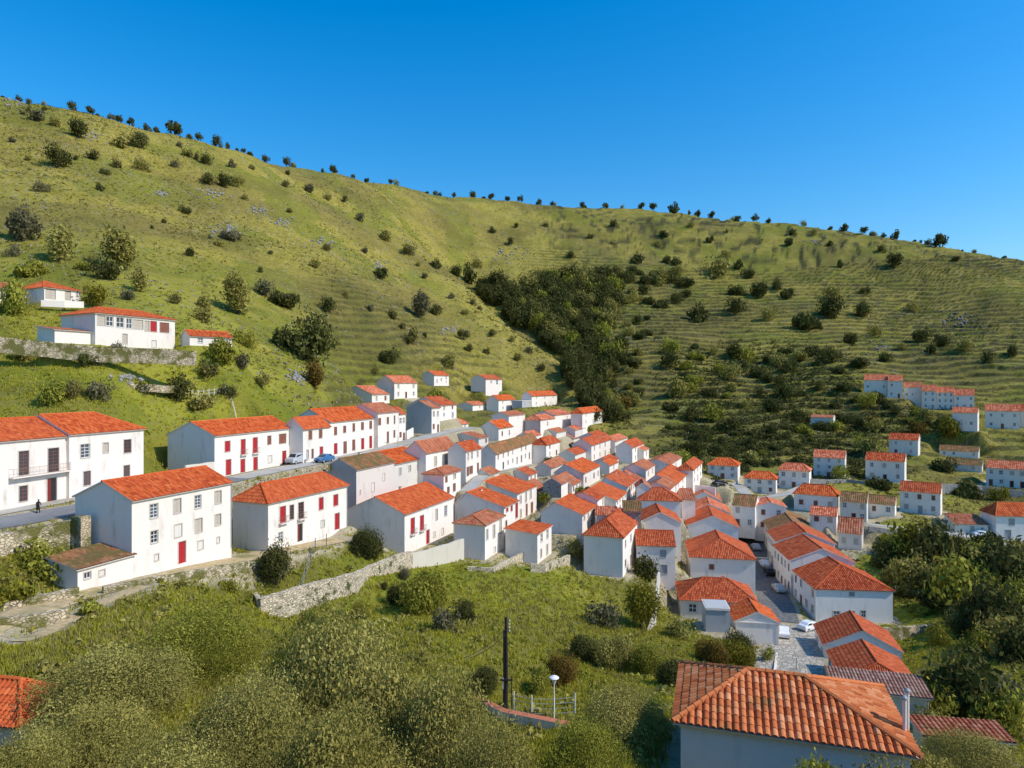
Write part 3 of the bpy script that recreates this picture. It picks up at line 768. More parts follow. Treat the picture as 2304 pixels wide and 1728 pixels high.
TPa = np.array(TP)
SL = .62                                                 # metric of ln(distance) against u
GU = np.linspace(-1.25, 1.25, 900)
seg = [(5.5, 26, 60), (26, 60, 130), (60, 150, 330), (150, 290, 260), (290, 560, 260), (560, 1500, 70)]
GL = np.concatenate([np.linspace(math.log(a), math.log(b_), n, endpoint=False) for a, b_, n in seg] + [[math.log(1500)]])


def tps_fit(pts, vals, w, lam):
    n = len(pts)
    d2 = ((pts[:, None] - pts[None]) ** 2).sum(-1)
    K = .5 * d2 * np.log(d2 + 1e-12)
    A = np.zeros((n + 3, n + 3))
    A[:n, :n] = K + np.diag(lam / w)
    A[:n, n] = 1
    A[:n, n + 1:] = pts
    A[n:, :n] = A[:n, n:].T
    return np.linalg.solve(A, np.concatenate([vals, np.zeros(3)]))


pts = np.stack([TPa[:, 0], TPa[:, 1] * SL], 1)
cf = tps_fit(pts, TPa[:, 2], TPa[:, 3], 6e-4)
cu = np.linspace(-1.25, 1.25, 300)
cl = np.interp(np.linspace(0, 1, 370), np.linspace(0, 1, len(GL)), GL)
gu, gl = np.meshgrid(cu, cl)
q = np.stack([gu.ravel(), gl.ravel() * SL], 1)
V = np.empty(len(q))
for i in range(0, len(q), 8000):
    d2 = ((q[i:i + 8000, None] - pts[None]) ** 2).sum(-1)
    V[i:i + 8000] = (.5 * d2 * np.log(d2 + 1e-12)) @ cf[:-3] + cf[-3] + q[i:i + 8000] @ cf[-2:]
V = V.reshape(gu.shape)
# upsample (bilinear) to the mesh grid
V1 = np.stack([np.interp(GU, cu, row) for row in V])
V2 = np.stack([np.interp(GL, cl, V1[:, j]) for j in range(len(GU))], 1)
gu, gl = np.meshgrid(GU, GL)
GY = np.exp(gl)
GX = gu * GY
GZ = -V2 * GY


def hash2(ix, iy, seed):
    h = (ix.astype(np.int64) * 374761393 + iy.astype(np.int64) * 668265263 + seed * 1442695041) & 0xffffffff
    h = ((h ^ (h >> 13)) * 1274126177) & 0xffffffff
    return ((h ^ (h >> 16)) & 0xffff) / 65535.


def vnoise(x, y, seed=0):
    ix, iy = np.floor(x), np.floor(y)
    fx, fy = x - ix, y - iy
    fx, fy = fx * fx * (3 - 2 * fx), fy * fy * (3 - 2 * fy)
    a, b_ = hash2(ix, iy, seed), hash2(ix + 1, iy, seed)
    c_, d_ = hash2(ix, iy + 1, seed), hash2(ix + 1, iy + 1, seed)
    return (a + (b_ - a) * fx) * (1 - fy) + (c_ + (d_ - c_) * fx) * fy - .5


def fbm(x, y, sc, o=4, seed=0):
    r, k = 0, 1.
    for i in range(o):
        r = r + vnoise(x / sc + i * 17.3, y / sc - i * 9.1, seed + i) * k
        sc, k = sc / 2.1, k * .5
    return r


def sstep(a, b_, x):
    t = np.clip((x - a) / (b_ - a), 0, 1)
    return t * t * (3 - 2 * t)


far = sstep(110, 260, GY)
GZ += fbm(GX, GY, 60, 4, 3) * 7. * sstep(150, 420, GY) + fbm(GX, GY, 9, 3, 8) * (.35 + 1.0 * far)
# dry-stone terraces on the right hill (real steps) and fainter ones on the left
edge = .0 + .12 * np.clip((GY - 250) / 250, -1, 1) * -1
mr = sstep(.10, .22, gu - edge) * sstep(205, 245, GY) * (1 - sstep(690, 800, GY))
ml = .55 * (1 - sstep(-.02, .06, gu - edge)) * sstep(100, 140, GY) * (1 - sstep(255, 330, GY)) * sstep(-.34, -.24, gu)
TH = 2.7 + .5 * sstep(250, 600, GY)
qz = GZ / TH + fbm(GX, GY, 45, 3, 21) * 1.5
fr = qz - np.floor(qz)
zt = TH * (np.floor(qz) + .2 * fr + .8 * sstep(.80, 1., fr) - fbm(GX, GY, 45, 3, 21) * 1.5)
TERR = np.clip(mr * (.75 + .5 * fbm(GX, GY, 70, 2, 5)) + ml, 0, 1)
GZ = GZ + (zt - GZ) * TERR
ZN = GZ.copy()
# the village stands on smoothed terraces: draw the ground to the levels of the houses round about
sw = np.zeros_like(GZ)
sz = np.zeros_like(GZ)
for d in HS:
    if not d['pad'] or d['Y'] < 45 or d['X'] < -34:
        continue
    cx_ = d['X'] + (d['e1'][0] * d['a'] + d['e2'][0] * d['b']) * .5
    cy_ = d['Y'] + (d['e1'][1] * d['a'] + d['e2'][1] * d['b']) * .5
    rr_ = (.5 * max(d['a'], d['b']) + 3.5) * (1 if d['Y'] < 200 else .7)
    q = ((GX - cx_) ** 2 + (GY - cy_) ** 2) / rr_ ** 2
    w = np.where(q < 9, np.exp(-q), 0)
    sw += w
    sz += w * (d['zb'] - .1)
VILL = np.clip(sw * 1.1, 0, 1)
GZ = GZ + (sz / np.maximum(sw, 1e-6) - GZ) * VILL
# level ground at the houses and along the roads
pad_w = np.zeros_like(GZ)
for d in sorted(HS, key=lambda d: -d['Y']):
    if not d['pad']:
        continue
    dx, dy = GX - d['X'], GY - d['Y']
    lx = dx * d['e1'][0] + dy * d['e1'][1]
    ly = dx * d['e2'][0] + dy * d['e2'][1]
    ox = np.maximum(np.maximum(-lx, lx - d['a']), 0)
    oy = np.maximum(np.maximum(-ly, ly - d['b']), 0)
    w = 1 - sstep(.5, 2.6 + .008 * d['D'], np.hypot(ox, oy))
    GZ = GZ + (d['zb'] - .04 - GZ) * w
    pad_w = np.maximum(pad_w, w)
road_w = np.zeros_like(GZ)
road_core = np.zeros_like(GZ)


def near_line(dense, reach):
    """distance to the polyline and its height, for grid vertices within reach"""
    best = np.full(GX.shape, 1e9)
    bz = np.zeros_like(GX)
    x0, y0 = dense[:, 0].min() - reach, dense[:, 1].min() - reach
    x1, y1 = dense[:, 0].max() + reach, dense[:, 1].max() + reach
    sel = np.where((GX > x0) & (GX < x1) & (GY > y0) & (GY < y1))
    px, py = GX[sel], GY[sel]
    bd = np.full(len(px), 1e9)
    bb = np.zeros(len(px))
    for q0, q1 in zip(dense[:-1], dense[1:]):
        dv = q1 - q0
        t = np.clip(((px - q0[0]) * dv[0] + (py - q0[1]) * dv[1]) / (dv[0] ** 2 + dv[1] ** 2 + 1e-9), 0, 1)
        dd = np.hypot(px - q0[0] - dv[0] * t, py - q0[1] - dv[1] * t)
        k = dd < bd
        bd[k] = dd[k]
        bb[k] = (q0[2] + dv[2] * t)[k]
    best[sel] = bd
    bz[sel] = bb
    return best, bz


for nm, dense, w, mat in ROADS:
    bd, bz = near_line(dense, w + 7)
    k = 1 - sstep(w * .5 + .4, w * .5 + 2.6, bd)
    GZ = GZ + (bz - GZ) * k
    road_core = np.maximum(road_core, 1 - sstep(w * .5 + .2, w * .5 + .6, bd))
    sp = 3.5 if mat == 'dirt_track' else 1.8
    road_w = np.maximum(road_w, 1 - sstep(w * .5, w * .5 + sp, bd))

GV = -GZ / GY


def ground(X, Y):
    u, l = X / Y, math.log(Y)
    j = min(len(GU) - 2, max(0, int((u - GU[0]) / (GU[1] - GU[0]))))
    i = min(len(GL) - 2, max(0, int(np.searchsorted(GL, l)) - 1))
    a = (u - GU[j]) / (GU[1] - GU[0])
    b_ = (l - GL[i]) / (GL[i + 1] - GL[i])
    return float((GZ[i, j] * (1 - a) + GZ[i, j + 1] * a) * (1 - b_) + (GZ[i + 1, j] * (1 - a) + GZ[i + 1, j + 1] * a) * b_)


def hit(c, x, y, dmin=6):
    """where the sight line through a point of the photograph meets the ground"""
    u, v = UV(c, x, y)
    j = min(len(GU) - 2, max(0, int((u - GU[0]) / (GU[1] - GU[0]))))
    a = (u - GU[j]) / (GU[1] - GU[0])
    col = GV[:, j] * (1 - a) + GV[:, j + 1] * a
    ok = np.where((col <= v) & (GL > math.log(dmin)))[0]
    if not len(ok):
        i = int(np.argmin(col[:-40]))
        Y = math.exp(GL[i])
    else:
        i = ok[0]
        if i == 0:
            Y = math.exp(GL[0])
        else:
            t = (col[i - 1] - v) / (col[i - 1] - col[i] + 1e-9)
            Y = math.exp(GL[i - 1] + (GL[i] - GL[i - 1]) * min(1, max(0, t)))
    return u * Y, Y, ground(u * Y, Y)


# terrain mesh
nr, nc = GX.shape
idx = np.arange(nr * nc).reshape(nr, nc)
fq = np.stack([idx[:-1, :-1], idx[:-1, 1:], idx[1:, 1:], idx[1:, :-1]], -1).reshape(-1, 4)
lush = sstep(.0, .16, fbm(GX, GY, 22, 4, 31) + .12 * (GY < 110))
me = np_mesh('terrain', np.stack([GX, GY, GZ], -1).reshape(-1, 3), fq, [], smooth=True)
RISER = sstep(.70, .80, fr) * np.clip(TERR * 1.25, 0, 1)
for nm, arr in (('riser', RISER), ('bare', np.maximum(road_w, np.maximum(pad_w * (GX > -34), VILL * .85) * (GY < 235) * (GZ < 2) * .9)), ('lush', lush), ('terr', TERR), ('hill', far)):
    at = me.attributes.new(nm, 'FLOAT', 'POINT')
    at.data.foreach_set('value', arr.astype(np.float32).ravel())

m, nt, b = new_mat('hill_ground')
h = N(nt)
p = h.geo()
big = h.noise(p, .018, 5, .6)
mid = h.noise(p, .12, 6, .65)
fin = h.noise(p, .9, 6, .7)
tiny = h.noise(p, 3.2, 4, .7)
g1 = h.ramp(mid, [(.30, (.16, .145, .022)), (.5, (.315, .255, .042)), (.7, (.40, .32, .095))])
g2 = h.ramp(fin, [(.32, (.07, .07, .012)), (.45, (.23, .21, .032)), (.55, (.35, .285, .06)), (.7, (.52, .43, .22))])
c = h.mix(.62, g1, g2)
near = h.ramp(mid, [(.35, (.20, .23, .014)), (.6, (.36, .35, .03)), (.75, (.44, .35, .09))])
near = h.mix(h.ramp(fin, [(.4, 0.), (.7, .6)]), near, (.27, .21, .10))
c = h.mix(h.attr('hill'), near, c)
c = h.mix(h.math('MULTIPLY', h.attr('lush'), .45), c, (.12, .16, .015))
c = h.mix(h.ramp(big, [(.40, .55), (.55, 0.)]), c, (.14, .105, .04))
vor = h.n('ShaderNodeTexVoronoi')
vor.inputs['Scale'].default_value = .55
h.l(p, vor.inputs['Vector'])
rk = h.math('MULTIPLY', h.ramp(vor.outputs['Distance'], [(.16, 1.), (.3, 0.)]), h.ramp(h.noise(p, .07, 5, .7), [(.45, 0.), (.62, .9)]))
c = h.mix(h.math('MULTIPLY', rk, h.attr('hill')), c, (.33, .30, .26))
c = h.mix(h.ramp(tiny, [(.56, 0.), (.70, .65)]), c, (.06, .062, .016))
low = h.n('ShaderNodeSeparateXYZ')
h.l(p, low.inputs[0])
c = h.mix(h.math('MULTIPLY', h.attr('terr'), h.math('MULTIPLY', h.ramp(mid, [(.35, .6), (.6, .15)]), 1.)), c, (.085, .095, .018))
br = h.ramp(h.noise(p, 1.3, 5, .7), [(.3, (.34, .27, .15)), (.55, (.54, .46, .32)), (.68, (.50, .42, .27)), (.82, (.20, .19, .05))])
geo = h.n('ShaderNodeNewGeometry')
sx = h.n('ShaderNodeSeparateXYZ')
h.l(geo.outputs['True Normal'], sx.inputs[0])
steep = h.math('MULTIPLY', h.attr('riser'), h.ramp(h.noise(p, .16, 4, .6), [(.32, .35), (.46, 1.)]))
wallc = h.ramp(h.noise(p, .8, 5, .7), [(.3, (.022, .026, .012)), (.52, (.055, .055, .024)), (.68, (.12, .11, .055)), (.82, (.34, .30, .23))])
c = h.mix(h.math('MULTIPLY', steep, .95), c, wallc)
c = h.mix(h.ramp(h.math('ADD', h.attr('bare'), h.math('MULTIPLY', h.math('SUBTRACT', mid, .5), 1.4)), [(.45, 0.), (.7, .9)]), c, br)
cut = h.math('MULTIPLY', h.ramp(sx.outputs[2], [(.55, 1.), (.72, 0.)]), h.math('MULTIPLY', h.ramp(h.attr('bare'), [(.08, 0.), (.35, 1.)]), h.math('SUBTRACT', 1., h.attr('hill'))))
vs_ = h.n('ShaderNodeTexVoronoi', feature='DISTANCE_TO_EDGE')
vs_.inputs['Scale'].default_value = 2.2
h.l(p, vs_.inputs['Vector'])
stc = h.mix(h.ramp(vs_.outputs['Distance'], [(.02, 0.), (.12, 1.)]), (.20, .16, .10), h.ramp(fin, [(.3, (.40, .33, .22)), (.7, (.58, .49, .35))]))
stc = h.mix(h.ramp(mid, [(.5, 0.), (.62, .85)]), stc, (.15, .15, .04))
c = h.mix(cut, c, stc)
h.l(c, b.inputs['Base Color'])
b.inputs['Roughness'].default_value = .95
b.inputs['Specular IOR Level'].default_value = .05
hh = h.math('ADD', h.math('MULTIPLY', fin, .7), h.math('MULTIPLY', tiny, .3))
h.bump(hh, .9, .9, b)
M['hill_ground'] = m
me.materials.append(m)
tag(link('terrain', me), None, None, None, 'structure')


# the bank goes on behind the camera, rising to the left as in front
bx, by = np.meshgrid(np.linspace(-260, 260, 90), np.concatenate([np.linspace(-300, -20, 40), np.linspace(-17, 5.4, 26)]))
bz = -3.2 + .22 * (-by + 5.4) * .35 - .28 * bx * sstep(0, 60, np.abs(bx)) * .8 + fbm(bx, by, 30, 4, 12) * 2.5 * sstep(8, 40, np.hypot(bx, by))
bz = np.minimum(bz, -1.9 + .05 * np.hypot(bx, by))
k = np.arange(bz.size).reshape(bz.shape)
bme = np_mesh('bank', np.stack([bx, by, bz], -1).reshape(-1, 3), np.stack([k[:-1, :-1], k[:-1, 1:], k[1:, 1:], k[1:, :-1]], -1).reshape(-1, 4), ['hill_ground'], smooth=True)
tag(link('ground', bme), None, None, None, 'structure')


# road ribbons laid on the ground
for nm, dense, w, mat in ROADS:
    mb = MB()
    n = len(dense)
    K = 7
    vs, fs = [], []
    for i in range(n):
        t = dense[min(i + 1, n - 1)] - dense[max(i - 1, 0)]
        nx, ny = t[1], -t[0]
        L = math.hypot(nx, ny)
        wob = w * (.5 + (.12 * float(fbm(np.array(i * 1.0), np.array(w), 5, 2, 4)) if mat == 'dirt_track' else 0))
        for k in range(K):
            s = (k / (K - 1) * 2 - 1) * wob
            X, Y = dense[i][0] + nx / L * s, dense[i][1] + ny / L * s
            vs.append((X, Y, ground(X, Y) + .07))
    for i in range(n - 1):
        for k in range(K - 1):
            o = i * K + k
            fs.append([o, o + 1, o + K + 1, o + K])
    mb.add(vs, fs, mat)
    o = mb.build(nm)
    tag(o, None, None, None, 'structure')
# ------------------------------------------------------------------ house builder
MATSET = {'w': ('white_paint', 'window_glass', 'stone_trim'), 'b': ('brown_wood', 'window_glass', 'stone_trim'), 'r': ('red_paint', None, 'stone_trim'),
          'n': ('brown_wood', None, 'pale_wood'), 'p': ('pale_wood', None, 'stone_trim'), 'x': ('white_plaster', None, 'stone_trim'),
          'g': ('grey_paint', None, 'stone_trim'), 'd': ('red_paint', None, 'stone_trim'), 'k': ('dark_red_paint', 'dark_interior', 'stone_trim')}
OPEN_CACHE = {}


def opening_meshes(w, hgt, k, fine):
    """an opening's filling (origin at its bottom centre, -y outwards) and its surround"""
    key = (round(w / .1), round(hgt / .1), k, fine)
    if key in OPEN_CACHE:
        return OPEN_CACHE[key]
    w, hgt = key[0] * .1, key[1] * .1
    mat, glass, trim = MATSET[k]
    pm, fm = MB(), MB()
    d = .13
    hw = w / 2
    if glass:
        pm.box(-hw, hw, d - .02, d + .03, 0, hgt, glass)
        s = .055 if fine else .09
        y0, y1 = d - .06, d - .021
        if k == 'k':
            pm.box(-hw, -hw + w * .42, y0 - .02, y1, 0, hgt, mat)
        else:
            for x in ((-hw, -hw + s), (-s / 2, s / 2), (hw - s, hw)):
                pm.box(x[0], x[1], y0, y1, 0, hgt, mat)
            nb = max(1, round(hgt / .42)) if fine else 2
            for i in range(nb + 1):
                z = i * (hgt - s) / nb
                for a_, b_ in ((-hw + s, -s / 2), (s / 2, hw - s)):
                    pm.box(a_, b_, y0 + .004, y1, z, z + s, mat)
    elif k == 'x':
        pm.box(-hw, hw, d - .07, d + .03, 0, hgt, 'aged_plaster')
    else:
        pm.box(-hw, hw, d - .02, d + .03, 0, hgt, mat)
        for sgn in (-1, 1):                      # two leaves with sunk panels
            x0, x1 = (-hw + .03, -.015) if sgn < 0 else (.015, hw - .03)
            n = 3 if hgt > 1.6 else 2
            for i in range(n):
                z0, z1 = .05 + i * (hgt - .05) / n, (i + 1) * (hgt - .05) / n
                if z1 - z0 > .1 and x1 - x0 > .08:
                    pm.box(x0 + .03, x1 - .03, d - .045, d - .021, z0 + .03, z1 - .01, mat)
    t = .11 if fine else .1
    z0 = 0 if k in 'dk' else -t
    fm.box(-hw - t, -hw, -.035, .05, z0, hgt + t, trim)
    fm.box(hw, hw + t, -.035, .05, z0, hgt + t, trim)
    fm.box(-hw, hw, -.035, .05, hgt, hgt + t, trim)
    if z0 < 0:
        fm.box(-hw, hw, -.06, .05, -t, 0, trim)
    nm = 'door' if k in 'dk' else 'window'
    OPEN_CACHE[key] = (pm.mesh(nm), fm.mesh('frame'), w, hgt)
    return OPEN_CACHE[key]


def wall_panel(mb, o, ds, outw, L, z0, H, ops, mat, d=.16):
    """plane wall from corner o along ds; ops = (s0, s1, za, zb); real recesses are cut"""
    def pt(s, z, dep=0):
        return (o[0] + ds[0] * s - outw[0] * dep, o[1] + ds[1] * s - outw[1] * dep, z)
    ss = sorted({0., L, *[v for q in ops for v in q[:2]]})
    zs = sorted({z0, H, *[v for q in ops for v in q[2:4]]})
    for i in range(len(ss) - 1):
        for j in range(len(zs) - 1):
            cs, cz = (ss[i] + ss[i + 1]) / 2, (zs[j] + zs[j + 1]) / 2
            if any(q[0] < cs < q[1] and q[2] < cz < q[3] for q in ops):
                continue
            mb.quad(pt(ss[i], zs[j]), pt(ss[i + 1], zs[j]), pt(ss[i + 1], zs[j + 1]), pt(ss[i], zs[j + 1]), mat)
    for s0, s1, za, zb in (q[:4] for q in ops):
        mb.quad(pt(s0, za), pt(s0, za, d), pt(s0, zb, d), pt(s0, zb), mat)
        mb.quad(pt(s1, za, d), pt(s1, za), pt(s1, zb), pt(s1, zb, d), mat)
        mb.quad(pt(s0, za), pt(s1, za), pt(s1, za, d), pt(s0, za, d), mat)
        mb.quad(pt(s0, zb, d), pt(s1, zb, d), pt(s1, zb), pt(s0, zb), mat)
        mb.quad(pt(s0, za, d), pt(s1, za, d), pt(s1, zb, d), pt(s0, zb, d), mat)


def slope(mb, o, ex, up, W, thi, mat, p, amp, tl, step, seed=0, thick=.09):
    """tiled slope: corrugated columns along up, stepped at every tile course"""
    o, ex, up = Vector(o), Vector(ex).normalized(), Vector(up).normalized()
    nrm = ex.cross(up).normalized()
    if nrm.z < 0:
        nrm = -nrm
    nt_ = max(2, round(W / p))
    K = 6 if p < .5 else 4
    prof = [0, .62, .95, 1, .95, .62] if K == 6 else [0, .8, 1, .8]
    xs = [W * i / (nt_ * K) for i in range(nt_ * K + 1)]
    rng = random.Random(seed)
    tmax = max(thi(x) for x in xs)
    nr_ = max(1, math.ceil(tmax / tl - 1e-6))
    jit = [[rng.uniform(-.012, .012) for _ in range(nr_ + 1)] for _ in range(nt_ + 1)]
    vs, uvs, fs = [], [], []
    ny = nr_ * 2
    for i, x in enumerate(xs):
        ci = min(i // K, nt_ - 1)
        T = max(0., thi(x))
        for j in range(nr_):
            for e in (0, 1):
                t = min((j + e) * tl + (jit[ci][j + e] * (tl > .2) if 0 < j + e else 0), T)
                off = amp * prof[i % K] + (step if e == 0 else 0.)
                vs.append(tuple(o + ex * x + up * t + nrm * off))
                uvs.append((i / K + .0001, j + .02 + .96 * e))
    for i in range(len(xs) - 1):
        for j in range(ny - 1):
            a = i * ny + j
            if j % 2 == 0 and thi(xs[i]) <= (j // 2) * tl and thi(xs[i + 1]) <= (j // 2) * tl:
                break
            fs.append([a, a + ny, a + ny + 1, a + 1])
    # uv per face must stay inside one tile: rebuild with per-face uv
    base = len(mb.v)
    k = mb.mi(mat)
    mb.v.extend(vs)
    for f in fs:
        i, j = divmod(f[0], ny)
        ci, rj = i // K + .5, j // 2 + .5
        mb.uv[len(mb.f)] = [(ci, rj)] * 4
        mb.f.append([base + q for q in f])
        mb.m.append(k)
    # soffit board under the tiles, following the eave, and the eave edge
    pol = []
    for x in (xs[0], *[xs[i] for i in range(K, len(xs) - 1, K)], xs[-1]):
        pol.append((x, max(0., thi(x))))
    bot = [o + ex * x - nrm * thick for x, _ in pol]
    top = [o + ex * x + up * t - nrm * thick for x, t in pol]
    n = len(pol)
    for i in range(n - 1):
        mb.quad(top[i], top[i + 1], bot[i + 1], bot[i], 'mortar')
        e0, e1_ = o + ex * pol[i][0], o + ex * pol[i + 1][0]
        mb.quad(bot[i], bot[i + 1], e1_, e0, 'mortar')
    for i, x in ((0, pol[0]), (n - 1, pol[-1])):
        if x[1] > .05:
            e0 = o + ex * x[0]
            e1_ = e0 + up * x[1]
            mb.quad(bot[i], e0 + nrm * amp, e1_ + nrm * amp, top[i], 'mortar')


def build_house(i, d):
    H, a, b = max(1.8, d['H']), max(3., d['a']), max(d['bmin'], d['b'])
    D = d['D']
    fine = D < 112
    rz = math.atan2(d['e1'][1], d['e1'][0])
    root = thing(d['name'], d['label'], d['cat'], (d['X'], d['Y'], d['zb']), rz, d['grp'])
    roof, rise, ov = d['roof'], d['rise'], d['ov']
    swap = roof[1:] == '2'
    # ---- openings
    front, side = [], []

    def take(lst, rects, wall):
        L = a if wall == 'f' else b
        for x0, y0, x1, y1, k in rects:
            res = []
            ez = d['e1'] if wall == 'f' else d['e2']
            for xx in (x0, x1):
                u = UV(d['c'], xx, y0)[0]
                s = (u * d['Y'] - d['X']) / (ez[0] - u * ez[1])
                res.append((s, d['Y'] + ez[1] * s))
            s0, s1 = sorted((res[0][0], res[1][0]))
            Ym = (res[0][1] + res[1][1]) / 2
            zt_, zb_ = -UV(d['c'], x0, y0)[1] * Ym - d['zb'], -UV(d['c'], x0, y1)[1] * Ym - d['zb']
            lst.append([s0, s1, zb_, zt_, k])

    take(front, d['front'], 'f')
    take(side, d['side'], 's')
    rng = random.Random(i * 7 + 3)

    def auto(lst, nc, ns, L):
        pal = 'wwpn' if D < 200 else 'wwwp'
        for c in range(nc):
            for s in range(ns):
                sc = L * (c + .5) / nc + rng.uniform(-.12, .12)
                fh = H / ns
                w, hh = rng.choice((.8, .9, 1.0)), min(1.3, fh * .5)
                z = fh * s + fh * .34
                k = rng.choice(pal)
                if s == 0 and ns > 1 and (c == nc // 2 or (nc > 4 and c % 3 == 1)):
                    z, hh, w, k = .05, min(2.1, fh * .8), 1.0, rng.choice('dngk')
                    if k == 'd' and D > 130:
                        k = 'n'
                elif rng.random() < .12:
                    continue
                lst.append([sc - w / 2, sc + w / 2, z, z + hh, k])

    if d['auto']:
        auto(front, *d['auto'], a)
    if d['sauto']:
        auto(side, *d['sauto'], b)
    if d['extra'] == 'garage_door':
        side.append([1.2, b - 2.0, .1, 2.6, 'g'])

    def tidy(lst, L):
        out = []
        for s0, s1, za, zb, k in lst:
            c, w, hh = (s0 + s1) / 2, min(max(.4, s1 - s0), L * .7), max(.4, zb - za)
            w, hh = max(.4, round(w, 1)), max(.4, round(hh, 1))
            za = max(.03, za) if k not in 'dk' else max(.03, min(za, .6))
            if za + hh > H - .12:
                hh = math.floor((H - .12 - za) * 10) / 10
            s0, s1 = c - w / 2, c + w / 2
            if s0 < .12 or s1 > L - .12 or hh < .35:
                continue
            if any(s0 < q[1] + .14 and s1 > q[0] - .14 and za < q[3] + .14 and za + hh > q[2] - .14 for q in out):
                continue
            out.append((s0, s1, za, za + hh, k))
        return out

    front, side = tidy(front, a), tidy(side, b)
    # ---- walls
    mb = MB()
    wm = d['wall']
    sm = {'grey_gable': 'cement', 'stone_gable': 'grey_stone'}.get(d['extra'], wm)
    z0 = -2.5 if D < 200 else -4.
    hb = H + rise if roof == 'sy' else H            # height of the back wall
    wall_panel(mb, (0, 0), (1, 0), (0, -1), a, z0, H, front, wm)
    wall_panel(mb, (0, 0), (0, 1), (-1, 0), b, z0, H, side, sm)
    mb.quad((a, 0, z0), (a, b, z0), (a, b, H), (a, 0, H), wm)
    mb.quad((0, b, z0), (0, b, hb), (a, b, hb), (a, b, z0), wm)
    if roof in ('g1', 'h1'):
        for x, hp in ((0, d['hip'][0]), (a, d['hip'][1])):
            if roof == 'g1' or hp == 0:
                mb.add([(x, 0, H), (x, b, H), (x, b * d['rk'], H + rise)], [[0, 1, 2]], sm if x == 0 else wm)
    elif roof in ('g2', 'h2'):
        for y, hp in ((0, d['hip'][0]), (b, d['hip'][1])):
            if roof == 'g2' or hp == 0:
                mb.add([(0, y, H), (a, y, H), (a / 2, y, H + rise)], [[0, 1, 2]], wm)
    elif roof == 'sy':
        for x in (0, a):
            mb.add([(x, 0, H), (x, b, H), (x, b, H + rise)], [[0, 1, 2]], sm if x == 0 else wm)
    mb.build('wall', root)
    if fine and wm != 'blue_white_plaster':          # pale cornice under the front eave
        cb = MB()
        cb.box(-.02, a + .02, -.14, -.004, H - .16, H - .02, 'white_plaster')
        cb.build('cornice', root)
    # ---- roof
    p = d['p'] or (.27 if D < 115 else .33 if D < 150 else .5)
    amp = (.15 if d['extra'] == 'big_tiles' else .075 if p < .3 else .10)
    tl = .42 if D < 60 else .55 if D < 130 else .8
    step = .035 if D < 130 else .02
    rb, cap = MB(), MB()
    tile = d['tile']
    lift = .10

    def dim(q):
        return (q[1], q[0], q[2]) if swap else q
    if roof == 'f':
        rb.box(-.1, a + .1, -.1, b + .1, H + .003, H + .16, 'mortar')
        rb.box(.05, a - .05, .05, b - .05, H + .163, H + .2, 'cement')
    elif roof == 'sy':
        th = math.atan2(rise, b)
        Ls = (b + 2 * ov) / math.cos(th)
        o = (-ov, -ov, H - ov * math.tan(th) + lift)
        slope(rb, o, (1, 0, 0), (0, math.cos(th), math.sin(th)), a + 2 * ov, lambda x: Ls, tile, p, amp, tl, step, i)
    else:
        L, Wd = (b, a) if swap else (a, b)          # ridge length direction, span
        rk = d['rk']
        hf, hf2 = Wd * rk, Wd * (1 - rk)
        th, th2 = math.atan2(rise, hf), math.atan2(rise, hf2)
        hp = [v * hf if roof[0] == 'h' else 0 for v in d['hip']]
        if hp[0] + hp[1] > L * .96:
            k = L * .96 / (hp[0] + hp[1])
            hp = [v * k for v in hp]
        ovp = [ov if v else .16 for v in hp]
        zo = H - ov * math.tan(th) + lift
        full = (hf + ov) / math.cos(th)
        W = L + ovp[0] + ovp[1]

        def thi(x):
            t = full
            if hp[0]:
                t = min(t, x / (hp[0] + ovp[0]) * full)
            if hp[1]:
                t = min(t, (W - x) / (hp[1] + ovp[1]) * full)
            return t
        slope(rb, dim((-ovp[0], -ov, zo)), dim((1, 0, 0)), dim((0, math.cos(th), math.sin(th))), W, thi, tile, p, amp, tl, step, i)
        full2 = (hf2 + ov) / math.cos(th2)
        slope(rb, dim((-ovp[0], Wd + ov, H - ov * math.tan(th2) + lift)), dim((1, 0, 0)), dim((0, -math.cos(th2), math.sin(th2))), W,
              thi if rk == .5 else (lambda x: full2), tile, p, amp, tl, step, i + 1)
        rtop = zo + full * math.sin(th)
        for e in (0, 1):
            if not hp[e]:
                continue
            run = hp[e] + ovp[e]
            hh = full * math.sin(th)
            lth = math.atan2(hh, run)
            fl = run / math.cos(lth)
            Ws = Wd + 2 * ov
            tri = lambda x, Ws=Ws, fl=fl: fl * (1 - abs(x - Ws / 2) / (Ws / 2))
            xo = -ovp[0] if e == 0 else L + ovp[1]
            sg = 1 if e == 0 else -1
            slope(rb, dim((xo, -ov, zo)), dim((0, 1, 0)), dim((sg * math.cos(lth), 0, math.sin(lth))), Ws, tri, tile, p, amp, tl, step, i + 5)
        r = .13 if D < 60 else .12
        up = amp * .75
        x0, x1 = -ovp[0] + (hp[0] + ovp[0] if hp[0] else 0), L + ovp[1] - (hp[1] + ovp[1] if hp[1] else 0)

        def ridge(p0, p1):
            p0, p1 = Vector(p0), Vector(p1)
            n = max(1, round((p1 - p0).length / (.45 if D < 60 else .8)))
            for q in range(n):
                s0, s1 = p0.lerp(p1, q / n), p0.lerp(p1, (q + 1) / n)
                cap.tube([s0, s1], r * 1.12, tile, 6, r * .92)
        if x1 - x0 > .1:
            ridge(dim((x0, hf, rtop + up)), dim((x1, hf, rtop + up)))
        for e, xr, xe in ((0, x0, -ovp[0]), (1, x1, L + ovp[1])):
            if hp[e]:
                for ye in (-ov, Wd + ov):
                    ridge(dim((xe, ye, zo + up)), dim((xr, hf, rtop + up)))
    ro = rb.build('roof', root)
    if cap.v:
        cap.build('ridge_tiles', ro)
